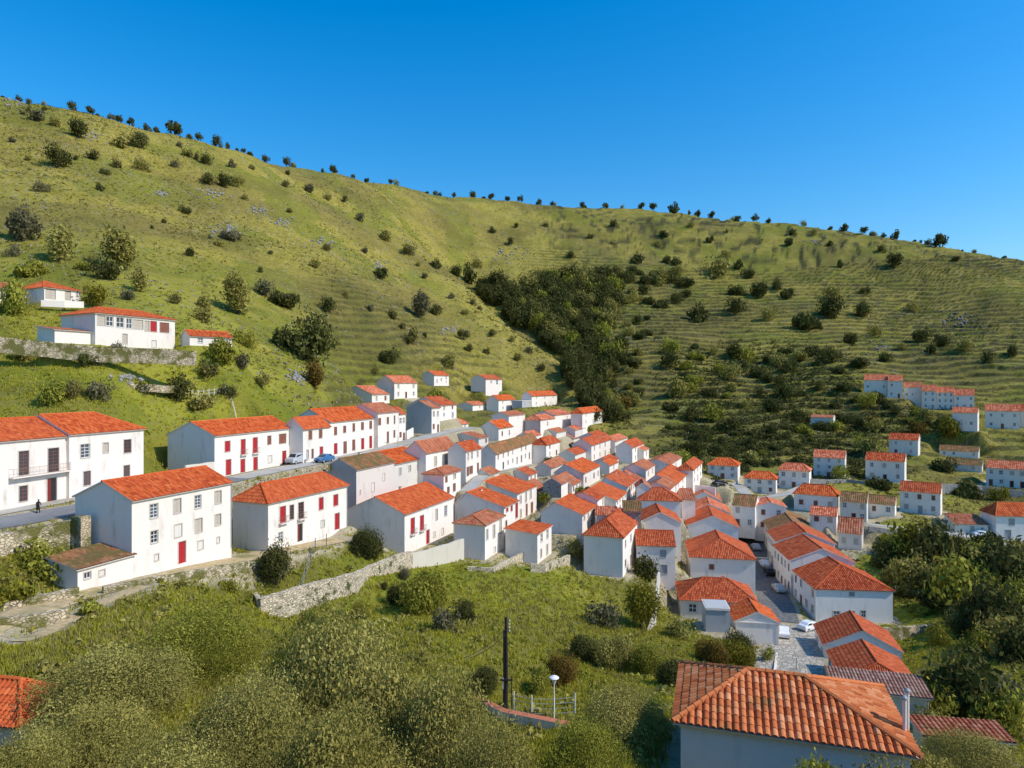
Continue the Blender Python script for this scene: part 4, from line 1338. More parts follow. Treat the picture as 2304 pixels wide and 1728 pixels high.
    # ---- windows, doors
    for wall, lst in (('f', front), ('s', side)):
        for s0, s1, za, zb, k in lst:
            pm, fm, w, hh = opening_meshes(s1 - s0, zb - za, k, fine)
            c = (s0 + s1) / 2
            loc, rr = ((c, 0, za), 0) if wall == 'f' else ((0, c, za), -math.pi / 2)
            o = link(pm.name.split('.')[0], pm, root, loc, rr)
            if D < 215:
                link('frame', fm, o)
    # ---- extras
    ex = d['extra']
    if ex == 'long_balcony':
        uA, uB = UV(1, 52, 500)[0], UV(1, 415, 500)[0]
        s = [(u * d['Y'] - d['X']) / (d['e1'][0] - u * d['e1'][1]) for u in (uA, uB)]
        bal = MB()
        zf = front[0][2] - .08
        bal.box(s[0], s[1], -.75, -.003, zf - .14, zf, 'white_plaster')
        bo = bal.build('balcony', root)
        rl = MB()
        railing(rl, s[0] + .04, s[1] - .04, -.7, zf, .95)
        rl.build('railing', bo)
    elif isinstance(ex, tuple) and ex[0] == 'balc':
        for q in ex[1:]:
            if q >= len(front):
                continue
            s0, s1, za, zb, k = front[q]
            bal = MB()
            bal.box(s0 - .25, s1 + .25, -.5, -.04, za - .12, za - .01, 'white_plaster')
            bo = bal.build('balcony', root)
            rl = MB()
            railing(rl, s0 - .22, s1 + .22, -.46, za - .01, .85)
            rl.build('railing', bo)
    for cx_, cy_ in d['chim']:
        pass
    if fine and d['name'] == 'white_house' and i % 2 == 0 and not d['label'].startswith('low'):
        g = MB()
        g.tube([(a + .02, -.08, H - .1), (a - .1, -.08, H - .3), (a - .1, -.08, .1)], .045, 'grey_paint', 6)
        g.build('drainpipe', root)
    if 60 < D < 170 and i % 4 == 1 and roof in ('g1', 'h1') and rise > 1.2:
        ch = MB()
        cx_, cy_ = a * .62, b * .66
        zc = H + rise * .62
        ch.box(cx_ - .25, cx_ + .25, cy_ - .2, cy_ + .2, zc - .5, zc + .95, 'white_plaster')
        ch.box(cx_ - .31, cx_ + .31, cy_ - .26, cy_ + .26, zc + .953, zc + 1.03, 'tile_end')
        ch.build('chimney', ro)
    if 70 < D < 160 and i % 4 == 2 and roof in ('g1', 'h1', 'g2'):
        an = MB()
        ax, ay, z0a = a * .45, b * .5, H + rise - .1
        an.tube([(ax, ay, z0a), (ax, ay, z0a + 1.9)], .02, 'grey_paint', 4)
        an.tube([(ax - .5, ay, z0a + 1.75), (ax + .5, ay, z0a + 1.75)], .014, 'grey_paint', 4)
        for k in range(5):
            an.tube([(ax - .4 + k * .2, ay - .28, z0a + 1.75), (ax - .4 + k * .2, ay + .28, z0a + 1.75)], .01, 'grey_paint', 4)
        an.build('antenna', root)
    return root


def railing(mb, x0, x1, y, z, hh):
    def bar(a_, b_, r):
        mb.tube([a_, b_], r, 'rusty_iron', 4)
    for zz in (z + .08, z + hh):
        bar((x0, y, zz), (x1, y, zz), .02)
        for x in (x0, x1):
            bar((x, y, zz), (x, -.02, zz), .02)
    n = max(3, int((x1 - x0) / .17))
    for i in range(n + 1):
        x = x0 + (x1 - x0) * i / n
        bar((x, y, z), (x, y, z + hh), .022 if i % 6 == 0 else .012)


for i, d in enumerate(HS):
    build_house(i, d)
# ------------------------------------------------------------------ vegetation
NR = np.random.default_rng(11)


def crown_arrays(seed, nl, nleaf, ls, flat=.8, tall=1., spread=.55, droop=.0, rag=.25):
    """leaf clumps round a few overlapping lumps, unit radius, base at z = 0"""
    g = np.random.default_rng(seed)
    c = g.normal(size=(nl, 3))
    c /= np.linalg.norm(c, axis=1)[:, None]
    c *= (g.random(nl) ** .5 * spread)[:, None]
    c[:, 2] = np.abs(c[:, 2]) * 1.1 - .1
    rl = g.uniform(.34, .55, nl)
    k = g.integers(0, nl, nleaf)
    d = g.normal(size=(nleaf, 3))
    d /= np.linalg.norm(d, axis=1)[:, None]
    rr = rl[k] * (1 - g.random(nleaf) ** 1.7 * .6 + np.abs(g.normal(size=nleaf)) * rag * .35)
    p = c[k] + d * rr[:, None]
    n = d + g.normal(size=(nleaf, 3)) * .75
    n /= np.linalg.norm(n, axis=1)[:, None]
    t = np.cross(n, g.normal(size=(nleaf, 3)))
    t /= np.linalg.norm(t, axis=1)[:, None] + 1e-9
    b_ = np.cross(n, t)
    L = ls * g.uniform(.6, 1.35, nleaf)
    L = L * (.55 + .95 * g.random(nl))[k]
    W = L * g.uniform(.35, .7, nleaf)
    if nleaf > 6000:                        # pale bare twigs among the leaves
        tw_ = slice(0, int(nleaf * .035))
        L[tw_] *= g.uniform(2.5, 6, len(L[tw_]))
        W[tw_] = ls * .16
    p[:, 2] *= flat * tall
    z0 = np.percentile(p[:, 2], 2)
    p[:, 2] -= z0
    q = np.stack([p - t * L[:, None], p + b_ * W[:, None], p + t * L[:, None], p - b_ * W[:, None]], 1)
    tone = np.clip(g.random(nl)[k] * .6 + g.random(nleaf) * .55 - .05, 0, 1)
    if nleaf > 6000:
        tone[:int(nleaf * .035)] = 1.25
    return q.reshape(-1, 3), np.arange(nleaf * 4).reshape(-1, 4), np.repeat(tone, 4)


CM = {}


def crown(kind, mat, var, nleaf, ls, **kw):
    key = (kind, mat, var)
    if key not in CM:
        v, f, t = crown_arrays(hash2(np.array([var + 3]), np.array([len(kind)]), 77)[0] * 1e6 // 1 + var * 31 + nleaf, kw.pop('nl', 9), nleaf, ls, **kw)
        CM[key] = np_mesh('crown', v, f, [mat], None, t)
    return CM[key]


crown_arrays_orig = crown_arrays


def crown_arrays(seed, *a, **k):
    return crown_arrays_orig(int(seed) % 2 ** 31, *a, **k)


TRUNK = {}


def trunk_mesh(kind, var, mat):
    key = (kind, var, mat)
    if key in TRUNK:
        return TRUNK[key]
    r = random.Random(var * 13 + len(kind))
    mb = MB()
    th = {'tree': .62, 'tall': .9, 'bush': .45}[kind]
    x = y = 0
    pts = [(0, 0, -.25)]
    for i in range(1, 5):
        x += r.uniform(-.05, .05)
        y += r.uniform(-.05, .05)
        pts.append((x, y, th * i / 4))
    mb.tube(pts, .075, mat, 7, .045)
    for i in range(6):
        a = i * 1.05 + r.uniform(-.3, .3)
        z = th * r.uniform(.45, .95)
        q = [(x * z / th, y * z / th, z)]
        for k in range(1, 4):
            q.append((q[0][0] + math.cos(a) * .17 * k + r.uniform(-.03, .03), q[0][1] + math.sin(a) * .17 * k + r.uniform(-.03, .03), z + .13 * k + r.uniform(-.02, .04)))
        mb.tube(q, .034, mat, 5, .01)
    TRUNK[key] = mb.mesh('trunk')
    return TRUNK[key]


KINDS = {   # nl, nleaf, leaf size, shape
    'dot': dict(nl=6, nleaf=430, ls=.14, flat=.85, spread=.85, rag=.8),
    'round': dict(nl=9, nleaf=1500, ls=.08, flat=.85, spread=.82, rag=.8),
    'flat': dict(nl=10, nleaf=1500, ls=.095, flat=.6, spread=.7),
    'tall': dict(nl=13, nleaf=2200, ls=.085, flat=1.5, spread=.62, rag=.5),
    'loose': dict(nl=11, nleaf=900, ls=.085, flat=.95, spread=.7, rag=.8),
    'fine': dict(nl=16, nleaf=15000, ls=.033, flat=.8, spread=.66, rag=.4),
    'finetall': dict(nl=16, nleaf=9000, ls=.04, flat=1.1, spread=.62, rag=.5),
    'vast': dict(nl=19, nleaf=58000, ls=.0165, flat=.75, spread=.8, rag=.7),
}
CNT = [0]
ZS = {'dot': 1.45, 'round': 1.45, 'fine': 1.5, 'flat': 1.25, 'loose': 1.3, 'finetall': 1.2, 'tall': 1.1}


def plant(kind, mat, X, Y, z, rad, label, cat, name, grp=None, height=None, trunk=None, sink=.12, var=None):
    CNT[0] += 1
    if var is None:
        var = CNT[0] % {'vast': 2, 'dot': 5, 'round': 5}.get(kind, 3)
    cm = crown(kind, mat, var, **{k: v for k, v in KINDS[kind].items()})
    h0 = max(v_ for v_ in (KINDS[kind]['flat'] * 1.35,))
    sz = rad if height is None else height / h0
    rz = (CNT[0] * 2.399) % 6.283
    if trunk is None:
        if height is None:
            sz *= ZS.get(kind, 1.)
        o = link(name, cm, None, (X, Y, z - sink * rad), rz, (rad, rad * (.8 + .4 * ((CNT[0] * 7) % 11) / 11), sz))
        return tag(o, label, cat, grp)
    root = thing(name, label, cat, (X, Y, z), rz, grp)
    root.scale = (rad, rad, sz * (ZS.get(kind, 1.) if height is None else 1))
    lift = {'tree': .2, 'tall': .12, 'bush': .05}[trunk]
    link('trunk', trunk_mesh(trunk, var, 'bark' if mat != 'grey_leaf' else 'pale_bark'), root)
    link('crown', cm, root, (0, 0, lift))
    return root


def put(c, x, y, hw, kind, mat, label, cat='shrub', name='shrub', grp=None, trunk=None, dmin=60):
    X, Y, z = hit(c, x, y, dmin)
    rad = hw * CROP[c][2] * Y / F
    return plant(kind, mat, X, Y, z, rad, label, cat, name, grp, None, trunk)


def putD(c, x, ytop, hw, D, kind, mat, label, cat='bush', name='bush', grp=None, trunk=None):
    """a plant at a known distance whose top is seen at ytop"""
    u, v = UV(c, x, ytop)
    X, Y = u * D, D
    z = ground(X, Y)
    rad = hw * CROP[c][2] * D / F * (.88 if kind == 'vast' else 1)
    hgt = max(rad * .7, -v * D - z)
    lift = {None: 0, 'tree': .2, 'tall': .12, 'bush': .05}[trunk]
    h0 = KINDS[kind]['flat'] * 1.35
    return plant(kind, mat, X, Y, z, rad, label, cat, name, grp, hgt * h0 / (h0 + lift), trunk)


RIDGE = [(10, 110, 62, 25), (10, 450, 150, 38), (10, 560, 182, 25), (10, 740, 228, 30), (10, 810, 252, 28), (10, 902, 267, 30), (10, 975, 284, 22), (10, 1090, 332, 48), (10, 1235, 347, 30),
         (10, 1345, 387, 40), (10, 1410, 402, 25), (10, 1478, 412, 14), (10, 1518, 420, 16), (10, 1650, 447, 30), (10, 1785, 482, 30), (10, 2003, 532, 18), (10, 2078, 564, 30),
         (11, 72, 40, 16), (11, 218, 72, 20), (11, 527, 134, 14), (11, 610, 140, 20), (11, 735, 159, 28), (11, 846, 165, 20), (11, 945, 170, 22), (11, 1030, 177, 22), (11, 1222, 187, 18), (11, 1415, 225, 25),
         (11, 1780, 234, 22), (11, 1850, 238, 30), (11, 1988, 247, 36), (11, 2130, 250, 25), (12, 195, 140, 24), (12, 280, 147, 22), (12, 438, 167, 25), (12, 553, 154, 25), (12, 633, 174, 20),
         (12, 1017, 202, 17), (12, 1100, 242, 27), (12, 1220, 228, 30), (12, 1345, 264, 20), (12, 1425, 282, 36), (12, 1572, 294, 12), (12, 1690, 332, 42), (12, 1830, 337, 10), (12, 1910, 347, 12)]
for n_, (c, x, y, w_) in enumerate(RIDGE + [(0, 6 + 62 * q + 23 * math.sin(q * 2.7) + 17 * math.sin(q * 5.1), 300, 5 + 3.5 * math.sin(q * 1.9) ** 2) for q in range(37)]):
    x_, y_ = P(c, x, y)
    u = (x_ - CX) / F
    j = int(round((u - GU[0]) / (GU[1] - GU[0])))
    colv = GV[:, j].copy()
    colv[GL < math.log(200)] = 9
    i = int(np.argmin(colv))                     # the crest of this column
    X, Y = u * math.exp(GL[i]), math.exp(GL[i])
    if c == 0:
        plant(('flat', 'dot', 'loose')[n_ % 3], ('dark_leaf', 'scrub_leaf', 'olive_leaf')[n_ % 3], X, Y, ground(X, Y), w_ * Y / F, 'low shrub lying along the skyline ridge', 'shrub', 'ridge_shrub', 'low shrubs along the skyline ridge')
    else:
        plant('dot', 'dark_leaf', X, Y, ground(X, Y) - .15, w_ * CROP[c][2] * Y / F * (.8 + .25 * (n_ * 7 % 5) / 5), 'small dark tree standing on the skyline ridge against the blue sky', 'tree', 'ridge_tree',
              'trees along the skyline ridge', None, ('tree', 'bush')[n_ % 2])

LEFT = [(10, 580, 440, 38), (10, 840, 360, 55), (10, 880, 340, 40), (10, 760, 370, 45), (10, 1295, 590, 45), (10, 1018, 835, 16),
        (10, 230, 200, 45), (10, 340, 230, 35), (10, 185, 140, 18), (10, 270, 135, 18), (10, 135, 160, 17), (10, 885, 510, 50), (10, 725, 490, 35), (10, 655, 535, 27), (10, 1095, 490, 30), (10, 1160, 420, 30),
        (10, 1225, 440, 24), (10, 1290, 470, 40), (10, 1450, 490, 28), (10, 1365, 980, 25), (10, 1775, 610, 26), (10, 1790, 535, 18), (10, 1920, 640, 30), (10, 2035, 690, 26), (10, 2140, 700, 25),
        (10, 1180, 1040, 32), (10, 1685, 1030, 16), (10, 1950, 1110, 32), (10, 2030, 1005, 30), (10, 1620, 1140, 22), (10, 75, 330, 18), (10, 175, 445, 18), (10, 470, 440, 18), (10, 610, 630, 26), (10, 1120, 360, 20),
        (10, 1570, 500, 18), (10, 1800, 770, 18), (10, 945, 870, 14), (10, 1300, 930, 16), (10, 1530, 690, 24),
        (11, 230, 875, 32), (11, 495, 850, 40), (11, 730, 790, 24), (11, 680, 850, 24), (11, 775, 820, 17), (11, 165, 625, 42), (11, 430, 625, 22),
        (11, 120, 1215, 30), (11, 340, 1020, 45), (11, 435, 990, 20), (11, 1080, 1090, 28), (11, 1010, 1135, 28), (11, 820, 1095, 22), (11, 940, 925, 13), (11, 35, 270, 40), (11, 190, 390, 40),
        (11, 340, 480, 45), (11, 505, 565, 35), (11, 60, 470, 22), (11, 975, 1020, 25), (11, 290, 940, 25), (11, 700, 1075, 25), (11, 600, 750, 22), (11, 395, 550, 16), (11, 850, 980, 24), (11, 1150, 1200, 30), (11, 90, 830, 26),
        (8, 1260, 450, 55), (8, 1080, 340, 45), (8, 1740, 600, 80), (8, 1500, 735, 50), (8, 2150, 300, 30), (8, 1290, 800, 60), (8, 1420, 920, 50), (8, 740, 660, 50), (8, 120, 690, 50), (8, 470, 920, 60), (8, 900, 900, 50)]
for i, (c, x, y, w_) in enumerate(LEFT):
    put(c, x, y, w_ * 1.05, ('dot', 'round', 'loose')[i % 3] if w_ > 22 else 'dot', ('scrub_leaf', 'dark_leaf', 'grey_leaf', 'olive_leaf')[i % 4],
        'small scattered shrub on the sunny grass of the left hillside', 'shrub', 'hill_shrub', 'shrubs dotted over the left hillside')
RIGHT = [(11, 855, 345, 22), (11, 995, 308, 18), (11, 1182, 303, 16), (11, 1605, 303, 24), (11, 1455, 378, 18), (11, 1600, 418, 16), (11, 960, 413, 28), (11, 1915, 368, 24), (11, 1875, 428, 28), (11, 1745, 532, 36),
         (11, 1990, 538, 24), (11, 2085, 308, 25), (11, 2195, 403, 20), (11, 1980, 655, 45), (11, 760, 558, 35), (11, 690, 645, 60), (11, 1340, 498, 25), (12, 375, 388, 32), (12, 55, 433, 24), (12, 278, 278, 17),
         (12, 370, 228, 15), (12, 785, 243, 24), (12, 762, 303, 24), (12, 908, 248, 26), (12, 1328, 348, 26), (12, 1225, 608, 28), (12, 1010, 633, 50), (12, 755, 633, 36),
         (12, 680, 583, 40), (12, 310, 495, 70), (12, 440, 453, 30), (12, 500, 508, 35), (12, 1290, 868, 42), (12, 1700, 938, 45), (12, 1140, 918, 42), (12, 1530, 713, 36), (12, 2000, 1028, 45),
         (12, 2145, 993, 40), (12, 640, 763, 45), (12, 210, 775, 60), (12, 440, 725, 60), (12, 1850, 963, 50), (12, 1010, 313, 20), (12, 1790, 410, 22), (12, 1450, 950, 26), (12, 1650, 985, 40), (12, 1350, 1030, 36)]
for i, (c, x, y, w_) in enumerate(RIGHT):
    put(c, x, y, w_ * 1.1, ('dot', 'round', 'loose')[i % 3] if w_ > 24 else 'dot', ('dark_leaf', 'dark_leaf', 'olive_leaf')[i % 3],
        'small dark shrub on the terraced grass of the right hillside', 'shrub', 'terrace_shrub', 'shrubs dotted over the right hillside')


def in_poly(x, y, pg):
    r = False
    for (x0, y0), (x1, y1) in zip(pg, pg[1:] + pg[:1]):
        if (y0 > y) != (y1 > y) and x < (x1 - x0) * (y - y0) / (y1 - y0) + x0:
            r = not r
    return r


def sample(pg, n, seed, gap):
    r = random.Random(seed)
    out = []
    xs, ys = [q[0] for q in pg], [q[1] for q in pg]
    for _ in range(20000):
        x, y = r.uniform(min(xs), max(xs)), r.uniform(min(ys), max(ys))
        if in_poly(x, y, pg) and all((x - a) ** 2 + (y - b_) ** 2 > gap * gap for a, b_ in out):
            out.append((x, y))
            if len(out) >= n:
                break
    return out


RAV = [(600, 590), (700, 640), (1000, 700), (1230, 650), (1560, 610), (1660, 700), (1590, 800), (1620, 900), (1520, 1000), (1560, 1100), (1640, 1230), (1520, 1330), (1620, 1420), (1720, 1530), (1480, 1560),
       (1350, 1300), (1260, 1120), (1090, 980), (930, 860), (760, 740)]
for i, (x, y) in enumerate(sorted(sample(RAV, 165, 4, 32), key=lambda q: q[1])):
    k = i % 9
    put(11, x, y, 40 + (i * 37 % 30), 'round' if k % 3 else 'tall', 'green_leaf' if k == 7 else 'olive_leaf' if k == 3 else 'dark_leaf',
        'dark tree in the dense wood filling the ravine', 'tree', 'ravine_tree', 'trees filling the ravine', 'tree' if i > 90 else None, 150)
RAV2 = [(1550, 560), (1950, 520), (2100, 700), (1900, 900), (1800, 1150), (1750, 1400), (1650, 1500), (1600, 1300), (1640, 1100), (1560, 950), (1640, 750)]
for i, (x, y) in enumerate(sorted(sample(RAV2, 42, 6, 52), key=lambda q: q[1])):
    put(11, x, y, 30 + (i * 37 % 34), ('round', 'flat')[i % 2], ('dark_leaf', 'olive_leaf', 'dark_leaf')[i % 3],
        'scattered dark tree on the slope just right of the ravine wood', 'tree', 'ravine_edge_tree', 'trees right of the ravine wood', None, 150)
TER = [(0, 960), (600, 900), (1200, 1000), (1200, 1250), (1560, 1300), (1750, 1330), (1760, 1430), (1350, 1530), (1300, 1800), (900, 1780), (500, 1760), (60, 1700)]
TP_ = sorted(sample(TER, 92, 9, 58), key=lambda q: q[1])
for i, (x, y) in enumerate(TP_):
    put(12, x, y, 34 + (i * 29 % 40), ('flat', 'round', 'flat', 'loose')[i % 4], ('dark_leaf', 'green_leaf', 'dark_leaf', 'olive_leaf', 'dark_leaf')[i % 5],
        'dark bush growing along the garden terraces of the far slope', 'bush', 'terrace_bush', 'bushes along the garden terraces', None, 150)
# hedges that follow the terraces
for n_, (x0, y0, x1, y1, lab) in enumerate([(0, 1440, 900, 1530, 'long dark hedge on a terrace below the ravine wood'), (250, 1590, 1050, 1540, 'dark hedge on the terrace above the tower-like house'),
                                            (700, 1440, 1350, 1460, 'dark hedge in front of the isolated hut'), (1500, 1420, 1800, 1450, 'dark hedge below the grey garage door house'),
                                            (0, 1650, 500, 1660, 'dark hedge right behind the road fork house')]):
    vs, fs, ts = [], [], []
    o = 0
    k = int((x1 - x0) / 26)
    for q in range(k):
        t = (q + .5) / k
        X, Y, z = hit(12, x0 + (x1 - x0) * t, y0 + (y1 - y0) * t + 8 * math.sin(q * 1.3), 150)
        v, f, tn = crown_arrays(n_ * 100 + q, 6, 380, .13, flat=.75, spread=.6)
        s = 2.1 + .5 * math.sin(q * 2.1)
        vs.append(v * s + np.array([X, Y, z - .3]))
        fs.append(f + o)
        ts.append(tn)
        o += len(v)
    tag(link('hedge', np_mesh('hedge', np.concatenate(vs), np.concatenate(fs), ['dark_leaf'], None, np.concatenate(ts))), lab, 'hedge', 'terrace hedges')

# trees and bushes one can tell apart on the left hillside
for a in [
    (10, 360, 490, 72, 'round', 'dark_leaf', 'dark conical tree standing alone high on the left slope', 'tree'),
    (10, 490, 305, 58, 'round', 'dark_leaf', 'dark tree just under the ridge, upper left', 'tree'),
    (10, 260, 640, 48, 'loose', 'grey_leaf', 'thin grey shrub below the dark conical tree', None),
    (10, 1400, 615, 44, 'round', 'dark_leaf', 'left one of a dark pair of trees mid slope', 'tree'),
    (10, 1478, 612, 40, 'round', 'olive_leaf', 'right one of a dark pair of trees mid slope', 'tree'),
    (10, 1150, 775, 32, 'round', 'dark_leaf', 'small dark lone bush in the middle of the left slope', None),
    (10, 1420, 935, 72, 'flat', 'grey_leaf', 'patchy grey bush among rocks on the left slope', None),
    (10, 150, 945, 105, 'tall', 'grey_leaf', 'tall greyish tree at the left edge above the hillside houses', 'tall'),
    (10, 370, 1075, 98, 'tall', 'olive_leaf', 'tall olive-green tree right of the greyish one', 'tall'),
    (10, 760, 1120, 125, 'tall', 'olive_leaf', 'tallest tree of the left slope, brownish green above the gallery house', 'tall'),
    (10, 650, 1185, 76, 'round', 'dark_leaf', 'dark round tree in front of the tallest tree', 'bush'),
    (10, 870, 1262, 62, 'tall', 'olive_leaf', 'slim drooping tree right of the tallest tree', 'tall'),
    (10, 75, 1040, 45, 'round', 'grey_leaf', 'grey round bush at the left edge under the greyish tree', None),
    (10, 195, 1160, 108, 'flat', 'green_leaf', 'wide green bush right above the highest hillside house', None),
    (10, 600, 1345, 88, 'round', 'yellow_leaf', 'bright green bush right of the highest hillside house', None),
    (10, 795, 1310, 44, 'round', 'grey_leaf', 'blue-grey round bush above the gallery roof', None),
    (10, 1270, 1362, 50, 'round', 'olive_leaf', 'olive bush above the small red-roofed shed', None),
    (10, 1480, 1400, 108, 'tall', 'olive_leaf', 'large olive tree above the picket fence', 'tall'),
    (10, 1780, 1362, 105, 'flat', 'dark_leaf', 'wide dark flat-topped tree right of the large olive tree', 'bush'),
    (10, 2050, 1390, 60, 'round', 'dark_leaf', 'dark round tree farther right than the flat-topped one', 'bush'),
    (10, 1640, 1280, 64, 'round', 'grey_leaf', 'grey bush between the large olive and flat-topped trees', None),
    (10, 530, 1125, 60, 'flat', 'green_leaf', 'low green bush left of the dark round tree', None),
    (8, 1905, 690, 155, 'round', 'dark_leaf', 'big dark evergreen tree at the end of the picket fence', 'bush'),
    (8, 1375, 700, 95, 'round', 'green_leaf', 'green bush in front of the picket fence', None),
    (8, 560, 730, 60, 'round', 'dark_leaf', 'dark bush under the gallery house retaining wall', None),
    (8, 630, 940, 82, 'loose', 'grey_leaf', 'spiky grey bush in the middle of the lower meadow', None),
    (8, 320, 965, 85, 'round', 'green_leaf', 'round green bush above the balcony house', None),
    (8, 1105, 920, 82, 'round', 'dark_leaf', 'dark bush right of the old terrace wall', None),
    (8, 1220, 985, 88, 'flat', 'olive_leaf', 'low olive thicket below the old terrace wall', None),
    (8, 1525, 610, 75, 'round', 'green_leaf', 'green bush beside the big dark evergreen', None),
    (8, 1960, 860, 75, 'tall', 'rust_leaf', 'autumn orange tree below the big dark evergreen', 'tree'),
    (8, 1630, 870, 55, 'loose', 'olive_leaf', 'thin young tree on the meadow left of the orange tree', 'tree'),
    (8, 100, 400, 125, 'round', 'green_leaf', 'leafy dark green bush at the left edge before the hillside house', None),
    (11, 390, 870, 78, 'tall', 'grey_leaf', 'grey spreading tree on the spur slope', 'tree'),
    (11, 675, 1010, 38, 'round', 'dark_leaf', 'dark lone tree low on the spur slope', 'tree'),
    (11, 215, 1160, 58, 'round', 'dark_leaf', 'dark round tree above the upper cluster roofs', 'bush'),
    (11, 600, 1190, 58, 'loose', 'olive_leaf', 'thin olive tree above the lone gabled house', 'tree'),
    (11, 530, 1400, 90, 'flat', 'green_leaf', 'green hedge bush below the white cube house', None),
    (12, 1410, 445, 46, 'round', 'dark_leaf', 'dark lone tree with a long shadow high on the right hill', 'tree'),
    (12, 1080, 450, 25, 'dot', 'dark_leaf', 'small dark tree left of the high lone tree on the right hill', 'tree'),
    (12, 870, 825, 110, 'flat', 'dark_leaf', 'largest dark thicket on the right hill', None),
    (12, 1010, 745, 80, 'round', 'dark_leaf', 'dark trees clump just above the largest thicket', None),
    (12, 1220, 752, 60, 'round', 'dark_leaf', 'dark round bush right of the largest thicket', None),
    (12, 570, 628, 55, 'round', 'dark_leaf', 'dark tree above the terraces in mid right hill', 'bush'),
    (12, 430, 610, 60, 'flat', 'dark_leaf', 'dark flat thicket left of the mid hill tree', None),
    (12, 1580, 897, 48, 'round', 'dark_leaf', 'dark round bush with a long shadow right of the terraces', None),
]:
    put(*a[:6], a[6], 'tree' if a[7] else 'bush', 'tree' if a[7] else 'bush', 'marked trees and bushes of the hillsides', a[7])

# valley on the right
for i, (x, y, w_, k, mt, lab) in enumerate([
    (420, 270, 115, 'round', 'yellow_leaf', 'yellowish bush at the upper rim of the right gully'),
    (640, 340, 150, 'round', 'dark_leaf', 'dark round bush under the lower road'),
    (850, 310, 130, 'flat', 'olive_leaf', 'olive bush on the gully rim under the wide orange house'),
    (1050, 430, 150, 'round', 'dark_leaf', 'dark bush at the right edge under the road bend'),
    (430, 440, 115, 'loose', 'olive_leaf', 'grey-green bush beside the street row back gardens'),
    (620, 590, 120, 'flat', 'dark_leaf', 'deep shaded bush in the middle of the right gully'),
    (800, 590, 160, 'round', 'green_leaf', 'tallest green tree of the right gully'),
    (950, 730, 160, 'round', 'dark_leaf', 'very dark tree below the tallest gully tree'),
    (1110, 640, 130, 'round', 'green_leaf', 'green tree at the right edge of the gully'),
    (1000, 860, 115, 'loose', 'olive_leaf', 'sparse olive bush on the gully meadow'),
    (1130, 930, 110, 'round', 'dark_leaf', 'dark bush at the right edge below the sparse olive bush'),
    (300, 190, 60, 'flat', 'green_leaf', 'low bush behind the glazed front house'),
    (780, 1290, 215, 'round', 'dark_leaf', 'large dark glossy bush right of the grey tile roof'),
    (980, 1390, 160, 'round', 'green_leaf', 'green bush below the large dark glossy bush'),
    (620, 1290, 110, 'round', 'green_leaf', 'mid-green bush beside the cream wall'),
    (1110, 1290, 120, 'loose', 'grey_leaf', 'grey bush at the right edge of the bottom garden'),
    (620, 850, 65, 'round', 'green_leaf', 'small round bush at the end of the stone yard wall'),
    (480, 650, 60, 'flat', 'green_leaf', 'low green bush on the vine slope behind the large hip house'),
    (730, 740, 65, 'loose', 'olive_leaf', 'thin bush at the foot of the vine slope'),
    (560, 1400, 90, 'loose', 'olive_leaf', 'straggly bush on the bottom right terrace'),
    (240, 340, 70, 'flat', 'dark_leaf', 'dark bush behind the street row gables'),
    (900, 200, 80, 'flat', 'dark_leaf', 'flat dark bush on the verge of the lower road'),
    (560, 330, 90, 'round', 'olive_leaf', 'round olive bush on the rim left of the dark round bush'),
]):
    put(13, x, y + w_ * .25, w_ * 1.25, k, mt, lab, 'bush', 'bush', 'bushes in the right gully', None, 50)

GUL = [(230, 230), (500, 190), (1180, 260), (1180, 980), (850, 880), (640, 640), (330, 470)]
CORE = [(60, 560), (700, 360), (1320, 560), (1640, 740), (1620, 1000), (1240, 1000), (900, 900), (420, 1010), (0, 1120)]
for i, (x, y) in enumerate(sorted(sample(CORE, 44, 33, 60), key=lambda q: q[1])):
    X, Y, z = hit(3, x, y, 90)
    if any(-.6 < (X - d['X']) * d['e1'][0] + (Y - d['Y']) * d['e1'][1] < d['a'] + .6 and -.6 < (X - d['X']) * d['e2'][0] + (Y - d['Y']) * d['e2'][1] < d['b'] + .6 for d in HS):
        continue
    plant(('round', 'loose', 'flat')[i % 3], ('green_leaf', 'olive_leaf', 'dark_leaf')[i % 3], X, Y, z, 1.0 + (i % 5) * .22,
          'small garden shrub in a yard between the village houses', 'shrub', 'yard_shrub', 'shrubs in the village yards')
for i, (x, y) in enumerate(sorted(sample(GUL, 46, 21, 70), key=lambda q: q[1])):
    put(13, x, y + 40, 62 + (i * 37) % 45, ('round', 'flat', 'round', 'loose')[i % 4], ('dark_leaf', 'dark_leaf', 'green_leaf', 'dark_leaf', 'olive_leaf')[i % 5],
        'dark bush in the dense thicket of the right gully', 'bush', 'gully_bush', 'thicket bushes of the right gully', None, 50)

